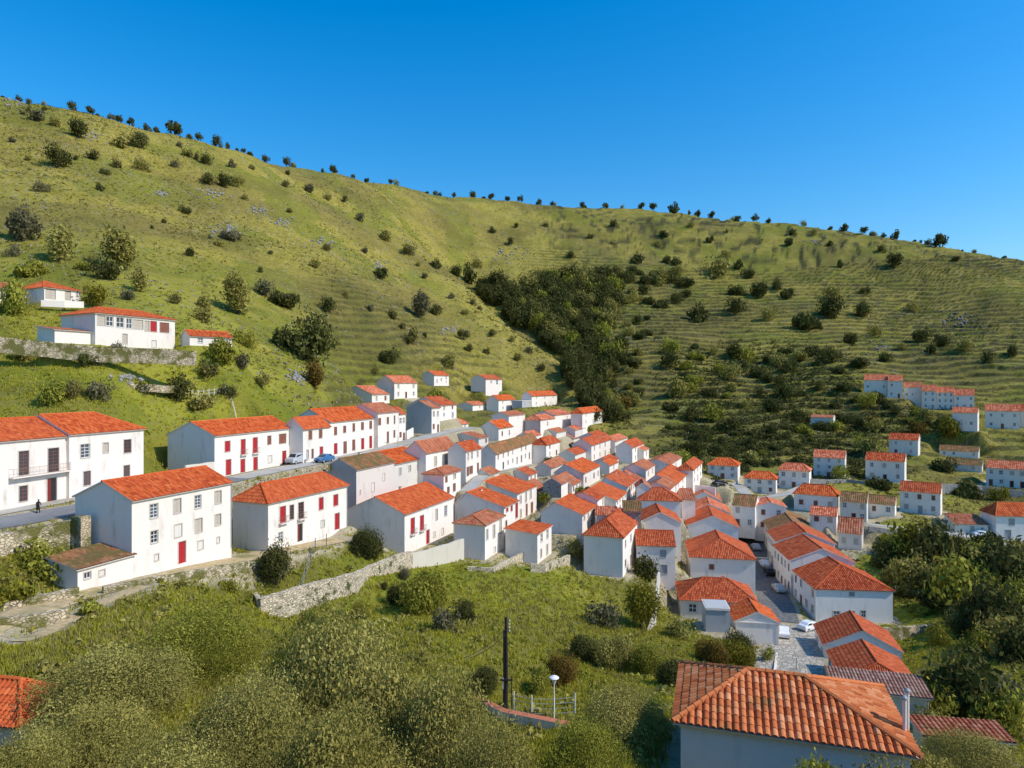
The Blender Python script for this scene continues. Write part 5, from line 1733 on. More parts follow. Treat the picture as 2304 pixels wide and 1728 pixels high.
# gardens and hollow in front of the houses
for a in [
    (7, 480, 345, 125, 'fine', 'dark_leaf', 'dark fig bush beside the plain gable of the red shuttered house', 'bush', 0),
    (1, 1715, 1205, 135, 'finetall', 'dark_leaf', 'dark airy tree in the fenced garden below the hipped house', 'tree', 0),
    (7, 840, 690, 165, 'fine', 'green_leaf', 'big round green bush below the long garden wall', 'bush', 0),
    (7, 690, 640, 95, 'fine', 'dark_leaf', 'dark thicket at the left of the big round green bush', 'bush', 0),
    (7, 715, 480, 42, 'finetall', 'grey_leaf', 'slim grey-green cypress at the garden wall', 'bush', 0),
    (7, 592, 545, 28, 'finetall', 'dark_leaf', 'thin dark young cypress at the foot of the garden wall', 'bush', 0),
    (7, 1100, 735, 85, 'fine', 'dark_leaf', 'dark bush on the slope right of the big round green bush', 'bush', 0),
    (7, 980, 800, 90, 'loose', 'grey_leaf', 'dry grey bush below the dark slope bush', 'bush', 0),
    (7, 150, 800, 80, 'fine', 'green_leaf', 'bright green bramble below the garden wall, left part', 'bush', 0),
    (7, 440, 730, 75, 'fine', 'green_leaf', 'bright green bramble under the middle of the garden wall', 'bush', 0),
    (5, 400, 790, 150, 'finetall', 'yellow_leaf', 'yellow-green tree with bare trunks beside the yard house', 'tree', 0),
    (7, 1960, 780, 120, 'loose', 'grey_leaf', 'leafless greyish bush left of the yellow-green tree', 'bush', 0),
    (7, 1830, 985, 110, 'finetall', 'dark_leaf', 'dark pointed evergreen in the hollow', 'bush', 0),
    (5, 1015, 985, 112, 'fine', 'dark_leaf', 'dark glossy tree before the curved orange gable house', 'tree', 0),
    (5, 1185, 990, 55, 'loose', 'green_leaf', 'thin young tree at the plaza wall', 'tree', 0),
    (5, 650, 860, 90, 'loose', 'olive_leaf', 'sparse bush in the walled plot below the yard house', 'bush', 0),
    (5, 1000, 1050, 135, 'fine', 'yellow_leaf', 'yellow-green bush behind the foreground roof ridge', 'bush', 0),
    (5, 830, 1010, 100, 'fine', 'rust_leaf', 'autumn-tinted bush left of the yellow-green bush', 'bush', 0),
    (5, 430, 1080, 130, 'fine', 'green_leaf', 'mid-green bush in the hollow left of the foreground roof', 'bush', 0),
    (5, 580, 1150, 125, 'fine', 'dark_leaf', 'shaded bush touching the left eave of the foreground roof', 'bush', 0),
    (5, 230, 1040, 130, 'fine', 'olive_leaf', 'olive bush right of the pointed evergreen', 'bush', 0),
    (7, 1700, 1130, 125, 'fine', 'rust_leaf', 'brownish bush above the street lamp', 'bush', 0),
    (7, 1200, 1190, 120, 'fine', 'dark_leaf', 'dark bush left of the utility poles', 'bush', 0),
    (7, 1560, 1190, 95, 'fine', 'green_leaf', 'green bush right behind the utility poles', 'bush', 0),
    (3, 700, 1330, 85, 'loose', 'olive_leaf', 'vine bush beside the tall half-hipped house', 'bush', 0),
    (3, 1300, 1560, 120, 'round', 'dark_leaf', 'dark low bush at the corner of the ribbed lean-to house', 'bush', 0),
    (1, 230, 1200, 160, 'round', 'green_leaf', 'green bush at the foot of the road retaining wall', 'bush', 0),
    (1, 60, 1300, 130, 'flat', 'yellow_leaf', 'low yellowish bush at the left edge below the retaining wall', 'bush', 0),
    (1, 560, 1380, 90, 'flat', 'green_leaf', 'small bright green patch bush on the bank under the annexe', 'bush', 0),
    (1, 1420, 1230, 70, 'flat', 'green_leaf', 'green weed clump on the stony bank under the path', 'bush', 0),
    (4, 1750, 560, 70, 'round', 'yellow_leaf', 'yellow-green tree below the grey garage door house', 'tree', 0),
    (4, 1250, 480, 60, 'flat', 'rust_leaf', 'rusty bush right of the isolated hut', 'bush', 0),
    (4, 1560, 540, 50, 'round', 'rust_leaf', 'rusty bush above the lone uphill house', 'bush', 0),
    (4, 2050, 950, 60, 'round', 'yellow_leaf', 'yellow bush above the wide orange house', 'bush', 0),
    (4, 1850, 930, 110, 'flat', 'dark_leaf', 'dark thicket right of the brown-red roofed house', 'bush', 0),
    (4, 1700, 770, 90, 'flat', 'dark_leaf', 'dark thicket under the ruined shed', 'bush', 0),
    (4, 1330, 880, 90, 'flat', 'dark_leaf', 'dark thicket under the broad six-window house', 'bush', 0),
    (3, 1000, 200, 75, 'round', 'olive_leaf', 'olive tree right of the hipped house above the gardens', 'tree', 0),
    (3, 1110, 160, 80, 'round', 'rust_leaf', 'rusty tree at the edge of the ravine wood', 'tree', 0),
    (3, 810, 330, 60, 'flat', 'green_leaf', 'green bush in the garden below the hipped house', 'bush', 0),
]:
    put(*a[:6], a[6], a[7], a[7], 'garden trees and bushes', ('tree' if a[4] == 'finetall' else 'bush') if a[7] == 'tree' else None, 45)

# big bushes close to the camera
for a in [
    (7, 420, 745, 500, 38, 'vast', 'olive_leaf', 'huge olive-grey bush in the middle foreground'),
    (7, 980, 1130, 400, 33, 'vast', 'olive_leaf', 'olive bush right of the huge olive-grey bush, before the poles'),
    (6, 1250, 690, 420, 46, 'vast', 'green_leaf', 'wide yellow-green bush just below the dirt path'),
    (6, 700, 930, 420, 38, 'vast', 'olive_leaf', 'tangled olive bush left of the centre foreground'),
    (6, 1500, 1130, 420, 32, 'vast', 'olive_leaf', 'tangled olive bush between the corner roof bush and the huge one'),
    (6, 640, 1300, 400, 27, 'vast', 'olive_leaf', 'near tangled bush partly covering the corner roof'),
    (6, 1900, 800, 330, 42, 'vast', 'green_leaf', 'green bush filling the gap before the garden wall'),
    (6, 180, 1420, 300, 25, 'vast', 'olive_leaf', 'low near bush at the bottom left corner'),
    (6, 1150, 1480, 420, 22, 'vast', 'olive_leaf', 'low near bush at the bottom edge, left of centre'),
    (7, 300, 1350, 450, 26, 'vast', 'olive_leaf', 'near olive bush at the bottom edge under the huge olive-grey bush'),
    (5, 320, 1180, 310, 36, 'vast', 'olive_leaf', 'round olive bush standing left of the foreground house'),
    (5, 40, 1400, 280, 30, 'vast', 'green_leaf', 'olive bush at the bottom between the poles and foreground house'),
    (7, 1240, 1430, 330, 28, 'vast', 'olive_leaf', 'grey-green bush under the tile-topped low wall'),
    (5, 1480, 1600, 250, 25, 'fine', 'green_leaf', 'low shrub before the foreground house wall'),
    (5, 1950, 1580, 260, 26, 'fine', 'olive_leaf', 'low olive shrub at the right end of the foreground house'),
    (13, 850, 1460, 330, 38, 'vast', 'olive_leaf', 'low bush at the bottom right corner'),
    (13, 560, 1530, 240, 34, 'fine', 'olive_leaf', 'pale shrub right of the foreground house eave'),
]:
    putD(*a[:7], a[7], 'bush', 'bush', 'large bushes in the foreground')


# ---- ground cover nobody could count
def cover(name, pts, sizes, nq, mat, seed, hgt=1., wid=1., quadlike=True, tilt=.6):
    g = np.random.default_rng(seed)
    n = len(pts)
    c = np.repeat(pts, nq, 0)
    s = np.repeat(sizes, nq)
    m_ = n * nq
    off = g.normal(size=(m_, 3)) * .33
    off[:, 2] = np.abs(off[:, 2])
    p = c + off * s[:, None] * np.array([wid, wid, hgt * .8])
    nn = g.normal(size=(m_, 3))
    nn[:, 2] += .4
    nn /= np.linalg.norm(nn, axis=1)[:, None]
    t = np.cross(nn, g.normal(size=(m_, 3)))
    t /= np.linalg.norm(t, axis=1)[:, None]
    b_ = np.cross(nn, t)
    L = (s * g.uniform(.18, .34, m_))[:, None]
    q = np.stack([p - t * L, p + b_ * L * .6, p + t * L, p - b_ * L * .6], 1).reshape(-1, 3)
    tone = np.repeat(np.clip(np.repeat(g.random(n), nq) * .6 + g.random(m_) * .5 - .05, 0, 1), 4)
    o = link(name, np_mesh(name, q, np.arange(m_ * 4).reshape(-1, 4), [mat], None, tone))
    return tag(o, None, None, None, 'stuff')


def grid_points(n, lo, hi, seed, mask=None, u0=-.95, u1=.95, power=1.):
    g = np.random.default_rng(seed)
    u = g.uniform(u0, u1, n)
    Y = np.exp(np.log(lo) + (np.log(hi) - np.log(lo)) * g.random(n) ** power)
    j = np.clip(((u - GU[0]) / (GU[1] - GU[0])).astype(int), 0, len(GU) - 2)
    i = np.clip(np.searchsorted(GL, np.log(Y)) - 1, 0, len(GL) - 2)
    ok = (road_core[i, j] < .15) & (pad_w[i, j] < .85)
    if mask is not None:
        ok &= mask(u * Y, Y, i, j, g)
    u, Y, i, j = u[ok], Y[ok], i[ok], j[ok]
    a = (u - GU[j]) / (GU[1] - GU[0])
    b_ = (np.log(Y) - GL[i]) / (GL[i + 1] - GL[i])
    z = (GZ[i, j] * (1 - a) + GZ[i, j + 1] * a) * (1 - b_) + (GZ[i + 1, j] * (1 - a) + GZ[i + 1, j + 1] * a) * b_
    return np.stack([u * Y, Y, z], 1)


pp = grid_points(95000, 130, 650, 5, lambda X, Y, i, j, g: (fbm(X, Y, 40, 4, 61) + g.uniform(-.35, .35, len(X)) > .02 + .1 * (TERR[i, j] < .3)) & ((TERR[i, j] < .3) | (fr[i, j] > .70) | (g.random(len(X)) < .12)), power=.75)
g_ = np.random.default_rng(3)
cover('scrub', pp, g_.uniform(.3, 1.25, len(pp)) * (pp[:, 1] / 330) ** .35, 7, 'scrub_leaf', 8)
pp = grid_points(42000, 120, 560, 15, lambda X, Y, i, j, g: (fbm(X, Y, 55, 4, 71) + g.uniform(-.3, .3, len(X)) > .0), power=.8)
cover('tussocks', pp, g_.uniform(.3, .95, len(pp)), 5, 'dry_blade', 18)
pp = grid_points(5200, 60, 150, 25, lambda X, Y, i, j, g: fbm(X, Y, 14, 4, 91) + g.uniform(-.3, .3, len(X)) > .05)
cover('weeds', pp, g_.uniform(.35, .95, len(pp)), 14, 'green_leaf', 28)
pp = grid_points(3200, 24, 90, 35, lambda X, Y, i, j, g: (fbm(X, Y, 9, 4, 95) + g.uniform(-.3, .3, len(X)) > -.05))
cover('undergrowth', pp, g_.uniform(.4, 1.1, len(pp)), 30, 'olive_leaf', 38)


def poly_mask(c, pg):
    pg = [P(c, x, y) for x, y in pg]

    def f(X, Y, i, j, g):
        x, y = CX + X / Y * F, YH + GV[i, j] * F
        k_ = np.where(g.random(len(X)) < .12, 70, 20)
        x, y = x + g.normal(size=len(X)) * k_, y + g.normal(size=len(X)) * k_ * .6
        r = np.zeros(len(X), bool)
        for (x0, y0), (x1, y1) in zip(pg, pg[1:] + pg[:1]):
            hit_ = ((y0 > y) != (y1 > y)) & (x < (x1 - x0) * (y - y0) / (y1 - y0 + 1e-9) + x0)
            r ^= hit_
        return r & ((fr[i, j] > .62) | (g.random(len(X)) < (.10 if c == 12 else .4)))
    return f


for nm_, c_, pg_, lo_, hi_, n_, sd_ in (('thicket', 12, TER, 190, 420, 90000, 301), ('undergrowth', 11, RAV, 190, 620, 90000, 302), ('thicket', 13, GUL, 70, 165, 60000, 303)):
    m_ = poly_mask(c_, pg_)
    pp = grid_points(n_, lo_, hi_, sd_, lambda X, Y, i, j, g: m_(X, Y, i, j, g) & (fbm(X, Y, 14, 3, 17) > -.22), u0=-.1, u1=.85)
    cover(nm_, pp, np.random.default_rng(sd_).uniform(.7, 1.7, len(pp)), 10, 'dark_leaf', sd_ + 9)


def blades(name, pts, hgt, mat, seed, nb=6):
    g = np.random.default_rng(seed)
    n = len(pts) * nb
    c = np.repeat(pts, nb, 0) + np.concatenate([g.normal(size=(n, 2)) * .16, np.zeros((n, 1))], 1)
    a = g.uniform(0, 6.283, n)
    hh = hgt * g.uniform(.5, 1.3, n)
    w = .035 * (1 + pts[:, 1].repeat(nb) / 60)
    dx, dy = np.cos(a) * w, np.sin(a) * w
    lean = g.normal(size=(n, 2)) * .3 * hh[:, None]
    v = np.stack([np.stack([c[:, 0] - dx, c[:, 1] - dy, c[:, 2] - .05], 1), np.stack([c[:, 0] + dx, c[:, 1] + dy, c[:, 2] - .05], 1),
                  np.stack([c[:, 0] + lean[:, 0], c[:, 1] + lean[:, 1], c[:, 2] + hh], 1)], 1).reshape(-1, 3)
    tone = np.repeat(np.clip(g.random(len(pts)).repeat(nb) * .6 + g.random(n) * .4, 0, 1), 3)
    o = link(name, np_mesh(name, v, np.arange(n * 3).reshape(-1, 3), [mat], None, tone))
    return tag(o, None, None, None, 'stuff')


pp = grid_points(75000, 26, 135, 45)
blades('grass', pp, .34, 'grass_blade', 48)
pp = grid_points(24000, 26, 130, 55, lambda X, Y, i, j, g: fbm(X, Y, 16, 4, 44) + g.uniform(-.2, .2, len(X)) > .1)
blades('dry_grass', pp, .5, 'dry_blade', 58, 5)

OUT = []
for c, x, y, r_, k_ in ((10, 1600, 760, 60, 40), (10, 1750, 830, 55, 40), (10, 1400, 880, 90, 60), (10, 1310, 650, 80, 40), (10, 1000, 650, 60, 25), (10, 2000, 950, 60, 30), (10, 100, 80, 80, 40), (10, 560, 300, 60, 25),
                        (11, 950, 470, 100, 60), (11, 150, 545, 50, 25), (11, 580, 960, 50, 25), (12, 1800, 770, 100, 60), (12, 1330, 940, 80, 40), (12, 900, 280, 60, 25), (8, 800, 800, 60, 30), (8, 1850, 800, 70, 40)):
    for _ in range(k_):
        q_ = hit(c, x + NR.normal() * r_ * .6, y + NR.normal() * r_ * .25, 100)
        OUT.append(q_)
# loose pale rocks on the hills
pp = grid_points(22000, 130, 600, 65, lambda X, Y, i, j, g: fbm(X, Y, 35, 4, 64) + g.uniform(-.25, .25, len(X)) > .12, power=.8)
g_ = np.random.default_rng(9)
pp = np.concatenate([pp, np.array(OUT)])
n = len(pp)
s = g_.uniform(.18, .55, n) * (pp[:, 1] / 260) ** .4
s[-len(OUT):] *= 1.9
base = np.array([[1, 0, 0], [0, 1, 0], [-1, 0, 0], [0, -1, 0], [0, 0, .8], [0, 0, -.6]], float)
ff = np.array([[0, 1, 4], [1, 2, 4], [2, 3, 4], [3, 0, 4], [1, 0, 5], [2, 1, 5], [3, 2, 5], [0, 3, 5]])
v = pp[:, None, :] + base[None] * s[:, None, None] * g_.uniform(.6, 1.3, (n, 6, 1))
f = (np.arange(n) * 6)[:, None, None] + ff[None]
tag(link('rocks', np_mesh('rocks', v.reshape(-1, 3), f.reshape(-1, 3), ['grey_stone'])), None, None, None, 'stuff')
# ------------------------------------------------------------------ walls, fences, poles, cars, person
def wall_along(name, label, pts, h_, mat, th=.6, cat='wall', grp='garden and retaining walls', cope=None):
    """pts: (X, Y, z of the top); the wall reaches h_ below the top"""
    mb = MB()
    n = len(pts)
    L, Rr = [], []
    for i, (x, y, z) in enumerate(pts):
        a, b_ = pts[max(0, i - 1)], pts[min(n - 1, i + 1)]
        dx, dy = b_[0] - a[0], b_[1] - a[1]
        l = math.hypot(dx, dy)
        nx, ny = -dy / l * th / 2, dx / l * th / 2
        L.append((x + nx, y + ny))
        Rr.append((x - nx, y - ny))
    r = random.Random(len(label))
    for i in range(n - 1):
        seg = max(1, int(math.dist(pts[i][:2], pts[i + 1][:2]) / 1.5))
        for k in range(seg):
            q = []
            for t in (k / seg, (k + 1) / seg):
                lx, ly = L[i][0] + (L[i + 1][0] - L[i][0]) * t, L[i][1] + (L[i + 1][1] - L[i][1]) * t
                rx, ry = Rr[i][0] + (Rr[i + 1][0] - Rr[i][0]) * t, Rr[i][1] + (Rr[i + 1][1] - Rr[i][1]) * t
                z = pts[i][2] + (pts[i + 1][2] - pts[i][2]) * t + (.08 * math.sin((i * 7 + k + t) * 12.3) if mat != 'white_plaster' and 0 < t < 1 else 0)
                q.append(((lx, ly), (rx, ry), z))
            (l0, r0, z0), (l1, r1, z1) = q
            b0, b1 = z0 - h_, z1 - h_
            mb.quad((*r0, b0), (*r1, b1), (*r1, z1), (*r0, z0), mat)
            mb.quad((*l1, b1), (*l0, b0), (*l0, z0), (*l1, z1), mat)
            mb.quad((*r0, z0), (*r1, z1), (*l1, z1), (*l0, z0), cope or mat)
            if i == 0 and k == 0:
                mb.quad((*l0, b0), (*r0, b0), (*r0, z0), (*l0, z0), mat)
            if i == n - 2 and k == seg - 1:
                mb.quad((*r1, b1), (*l1, b1), (*l1, z1), (*r1, z1), mat)
    return tag(mb.build(name), label, cat, grp)


def g3(*q):
    return [gp(*a) for a in q]


wall_along('retaining_wall', 'tall rubble retaining wall holding the asphalt road at the left edge', g3((1, -420, 985, 58.5), (1, 0, 888, 65), (1, 240, 842, 68.6), (1, 470, 800, 71.2)), 5.5, 'rubble_stone', .8)
wall_along('wall_pillar', 'rough dark stone pillar ending the retaining wall beside the three-storey gable', g3((1, 475, 778, 71), (1, 535, 778, 70.6)), 5.5, 'rubble_stone', 1.2)
wall_along('garden_wall', 'long rubble garden wall climbing from the path corner to the white wall', g3((1, 1612, 1290, 75), (1, 1900, 1205, 80), (1, 2212, 1128, 86), (7, 500, 400, 91.5), (7, 700, 322, 98), (7, 760, 310, 100)), 5.0, 'clean_stone', .6)
wall_along('garden_wall', 'short return of the rubble garden wall at the fenced garden corner', g3((1, 1612, 1288, 75.2), (1, 1585, 1250, 78)), 2.6, 'clean_stone', .5)
wall_along('yard_wall', 'tall white rendered wall below the red shuttered house', g3((7, 765, 322, 100.2), (7, 850, 305, 102.5), (7, 1085, 232, 108.5)), 3.4, 'cream_plaster', .4)
wall_along('pen_wall', 'rubble wall with a tall corner around the yard of the brown hipped house', g3((7, 1110, 405, 104.5), (7, 1268, 412, 105), (7, 1488, 298, 116)), 3.6, 'clean_stone', .5)
wall_along('pen_wall', 'low rubble pen wall around the white cube house yard', g3((7, 1502, 388, 108.5), (7, 1588, 392, 109), (7, 1745, 332, 118)), 2.8, 'clean_stone', .5)
wall_along('bank_wall', 'stone bank wall under the path by the low mossy outbuilding', g3((6, -60, 640, 57.5), (6, 240, 585, 60), (6, 485, 532, 62.6)), 2.2, 'rubble_stone', .6)
wall_along('bank_wall', 'long low stone bank wall between path and bushes', g3((6, 640, 530, 63.8), (6, 900, 480, 66.6), (6, 1250, 420, 72), (6, 1540, 372, 79)), 1.5, 'rubble_stone', .5)
wall_along('bank_wall', 'second stone bank wall lower down at the left edge', g3((6, -40, 730, 52.5), (6, 220, 700, 54.5), (6, 420, 668, 57)), 1.6, 'rubble_stone', .5)
wall_along('house_terrace_wall', 'dry-stone retaining wall under the gallery house', g3((8, -60, 540, 106), (8, 130, 562, 108), (8, 600, 608, 112.5), (8, 1222, 634, 119)), 2.6, 'rubble_stone', .6)
wall_along('old_terrace_wall', 'old broken terrace wall across the meadow', g3((8, 150, 795, 107), (8, 480, 812, 109), (8, 820, 840, 113), (8, 1080, 850, 118)), 1.3, 'rubble_stone', .6)
wall_along('parapet', 'low white parapet before the highest hillside house', g3((8, 255, 318, 133), (8, 400, 325, 135), (8, 520, 328, 138)), 1.3, 'white_plaster', .25)
wall_along('street_wall', 'white wall joining the three-storey roof to the red shuttered row', g3((1, 1150, 462, 97), (1, 1330, 440, 103)), 2.2, 'cream_plaster', .3)
wall_along('yard_wall', 'grey stone retaining wall of the yard beside the large hip house', g3((13, 250, 752, 107.5), (13, 420, 745, 109), (13, 590, 728, 112.5)), 3.2, 'rubble_stone', .5)
wall_along('plot_wall', 'pale curved wall in the plot below the yard house', g3((5, 505, 440, 116), (5, 478, 700, 101), (5, 425, 830, 94)), 1.8, 'cream_plaster', .4)
wall_along('road_wall', 'long grey retaining wall beneath the lone brown-red roofed house', g3((4, 1640, 1060, 175), (4, 1800, 1085, 171), (4, 1960, 1120, 167)), 2.2, 'grey_stone', .5)
wall_along('road_wall', 'dark retaining wall along the upper road at the right edge', g3((4, 1480, 840, 205), (4, 1700, 848, 208), (4, 1950, 860, 211), (4, 2300, 905, 208)), 3.0, 'grey_stone', .5)
wall_along('road_wall', 'stepped stone wall below the tower-like house', g3((4, 890, 820, 206), (4, 1110, 822, 211), (4, 1225, 832, 209)), 3.0, 'grey_stone', .5)
wall_along('road_wall', 'stone verge wall of the lower road', g3((4, 1250, 1112, 157), (4, 1600, 1160, 158), (4, 1900, 1205, 154)), 1.2, 'grey_stone', .5)
wall_along('roadside_wall', 'low stone wall along the street before the mossy long house', g3((1, 2010, 448, 105.5), (2, 120, 985, 113.5), (2, 330, 935, 122)), 1.0, 'rubble_stone', .45)
wall_along('yard_wall', 'low white wall closing the yard under the grey block gable', g3((2, 790, 700, 164), (2, 845, 672, 170)), 2.2, 'white_plaster', .3)
wall_along('parapet', 'white parapet wall above the dark street gables at the road fork', g3((3, 1650, 772, 180), (3, 1760, 782, 179), (3, 1880, 800, 177)), 2.4, 'white_plaster', .3)
wall_along('plaza_wall', 'thin white wall at the left side of the pale plaza', g3((5, 1240, 905, 101.5), (5, 1225, 1060, 90)), 1.1, 'white_plaster', .3)
wall_along('tile_topped_wall', 'low whitewashed wall topped with orange tiles below the street lamp', g3((7, 1160, 1215, 57), (7, 1340, 1300, 53), (7, 1820, 1395, 50)), 2.2, 'white_plaster', .6, cope='tile_end')


def fence(name, label, pts, hgt, gap, post, wires, kind='wire'):
    root = thing(name, label, 'fence', pts[0], 0, 'fences')
    o = Vector(pts[0])
    tops = []
    for i in range(len(pts) - 1):
        a, b_ = Vector(pts[i]), Vector(pts[i + 1])
        n = max(1, int((b_ - a).length / gap))
        for k in range(n + (i == len(pts) - 2)):
            p = a.lerp(b_, k / n)
            p.z = ground(p.x, p.y)
            mb = MB()
            if kind == 'wire':
                mb.tube([p - o + Vector((0, 0, -.3)), p - o + Vector((.02, .01, hgt))], .05, post, 5)
            else:
                q = p - o
                mb.box(q.x - .06, q.x + .06, q.y - .05, q.y + .05, q.z - .3, q.z + hgt, post)
            mb.build('post', root)
            tops.append(p - o)
    mb = MB()
    for z in wires:
        mb.tube([t + Vector((0, 0, z)) for t in tops], .018 if kind == 'wire' else .04, 'grey_paint' if kind == 'wire' else post, 4)
    mb.build('rail' if kind != 'wire' else 'wire', root)


fence('picket_fence', 'white concrete post fence right of the gallery house', g3((8, 1092, 628, 120), (8, 1300, 632, 123), (8, 1600, 650, 126), (8, 1830, 700, 128)), 1.3, .9, 'white_plaster', (.5, 1.05), 'post')
fence('wire_fence', 'wire fence on thin posts around the garden of the dark airy tree', g3((1, 1620, 1300, 75.5), (1, 1690, 1285, 77), (1, 1780, 1260, 79), (1, 1870, 1228, 82), (1, 1960, 1115, 90), (1, 2030, 1090, 93)), 1.7, 2.6, 'iron', (.5, 1., 1.5))
fence('road_railing', 'thin wire railing along the road edge above the retaining wall', g3((1, -200, 925, 62.5), (1, 0, 880, 65.3), (1, 130, 855, 67.3), (1, 270, 830, 69.4), (1, 380, 810, 70.8)), 1.05, 3., 'grey_paint', (.5, 1.))
fence('wire_fence', 'white wire mesh fence around the street lamp', g3((7, 1400, 1290, 55.5), (7, 1510, 1300, 55), (7, 1650, 1310, 55), (7, 1780, 1320, 55)), 1.9, 1.2, 'white_paint', (.4, .8, 1.2, 1.6))
fence('vine_trellis', 'thin white trellis on the slope behind the large hip house', g3((13, 330, 520, 131), (13, 480, 600, 126), (13, 600, 680, 120), (13, 690, 720, 116)), 1.6, 2.2, 'white_paint', (.8, 1.5))

# utility poles
for label, x, yt, D, rr, big in (('thick dark wooden utility pole with insulators and a crossarm', 1350, 722, 55, .15, 1), ('thinner dark wooden brace pole beside the thick utility pole', 1338, 800, 55.8, .10, 0),
                                 ('short black iron post beside the utility poles', 1385, 1090, 53.5, .05, 0)):
    u, v = UV(7, x, yt)
    X, z1 = u * D, -v * D
    z0 = ground(X, D)
    root = thing('utility_pole' if rr > .06 else 'iron_post', label, 'pole', (X, D, z0), 0, 'poles in the foreground')
    mb = MB()
    mb.tube([(0, 0, -.5), (.03, 0, (z1 - z0) * .5), (.0, 0, z1 - z0)], rr * 1.15, 'old_wood', 9, rr * .8)
    mb.build('pole', root)
    if big:
        for k in range(4):
            mb = MB()
            z = z1 - z0 - .35 - k * .28
            mb.tube([(0, 0, z), (.3, -.05, z + .03)], .02, 'iron', 5)
            mb.build('bracket', root)
        mb = MB()
        mb.box(-.5, .55, -.2, -.1, (z1 - z0) * .36, (z1 - z0) * .36 + .12, 'old_wood')
        mb.build('crossarm', root)
        for k in range(4):
            z = z1 - z0 - .35 - k * .28
            mb = MB()
            mb.lathe([(0, 0), (.05, .01), (.06, .07), (.035, .09), (.05, .13), (0, .17)], 'porcelain', 8, (.3, -.05, z + .03))
            mb.build('insulator', root)
        mb = MB()
        mb.box(-.28, -.17, -.16, .1, 2.2, 3.1, 'grey_paint')
        mb.build('meter_box', root)
        top = (X, D, z1)
for k, (dz, lab) in enumerate(((-.9, 'upper dark cable running left and down from the utility pole'), (-1.35, 'lower dark cable running left and down from the utility pole'))):
    e = Vector(gp(7, 1090 + 30 * k, 975, 47))
    s0 = Vector((top[0], top[1], top[2] + dz))
    mb = MB()
    mb.tube([s0.lerp(e, t / 12) - Vector((0, 0, 1.1 * (t / 12) * (1 - t / 12))) for t in range(13)], .028, 'rubber', 5)
    tag(mb.build('cable'), lab, 'cable', 'cables of the utility pole')

# street lamp
u, v = UV(7, 1650, 1100)
D = 53
X, z1 = u * D, -v * D
z0 = ground(X, D)
root = thing('street_lamp', 'street lamp with a white glass lantern on a thin pale post', 'street lamp', (X, D, z0))
mb = MB()
mb.lathe([(.12, -.3), (.12, .3), (.05, .35), (.04, z1 - z0 - .5), (.07, z1 - z0 - .48), (.07, z1 - z0 - .42)], 'white_paint', 10)
mb.build('post', root)
mb = MB()
mb.lathe([(.10, z1 - z0 - .41), (.24, z1 - z0 - .05), (.24, z1 - z0 + .02), (0, z1 - z0 + .02)], 'lamp_glass', 12)
mb.build('lantern', root)
mb = MB()
mb.lathe([(.40, z1 - z0 + .03), (.36, z1 - z0 + .09), (.12, z1 - z0 + .2), (0, z1 - z0 + .22)], 'lamp_glass', 12)
mb.build('hood', root)

# thin street poles
for lab, c, x, yt, yb in (('thin pole at the far end of the cars\' street', 2, 1178, 335, 470), ('leaning thin pole at the head of the pale plaza', 5, 1262, 690, 790), ('dark bollard post on the pale plaza', 5, 1360, 975, 1050),
                          ('tall thin pole on the meadow beside the picket fence', 8, 1322, 440, 590), ('thin white pole beside the brown-red roofed house', 4, 1718, 865, 945), ('thin lamp pole before the long five-bay house', 2, 718, 740, 835),
                          ('thin pole near the end house of the upper row', 2, 783, 600, 790)):
    X, Y, z = hit(c, x, yb, 40)
    hgt = (yb - yt) * CROP[c][2] * Y / F
    mb = MB()
    mb.tube([(0, 0, -.2), (.01 * hgt, 0, hgt)], .05, 'iron' if 'dark' in lab else 'white_paint' if 'white' in lab else 'grey_paint', 6, .03)
    mb.lathe([(.06, hgt - .02), (.07, hgt + .04), (0, hgt + .08)], 'grey_paint', 6, (.01 * hgt, 0, 0))
    tag(mb.build('thin_pole', None, (X, Y, z)), lab, 'pole', 'thin poles in the village')
# service pipes beside the big foreground roof
for lab, x, yt, D in (('white chimney pipe behind the right corner of the foreground roof', 2050, 1190, 30.5), ('thinner pale pipe next to the white chimney pipe', 2032, 1235, 30.3)):
    u, v = UV(5, x, yt)
    mb = MB()
    mb.tube([(0, 0, -4), (0, 0, 0)], .085, 'white_plaster', 10)
    mb.lathe([(.085, 0), (.13, .02), (.13, .12), (.05, .2), (0, .21)], 'grey_paint', 10)
    tag(mb.build('flue_pipe', None, (u * D, D, -v * D)), lab, 'pipe', 'pipes behind the foreground roof')


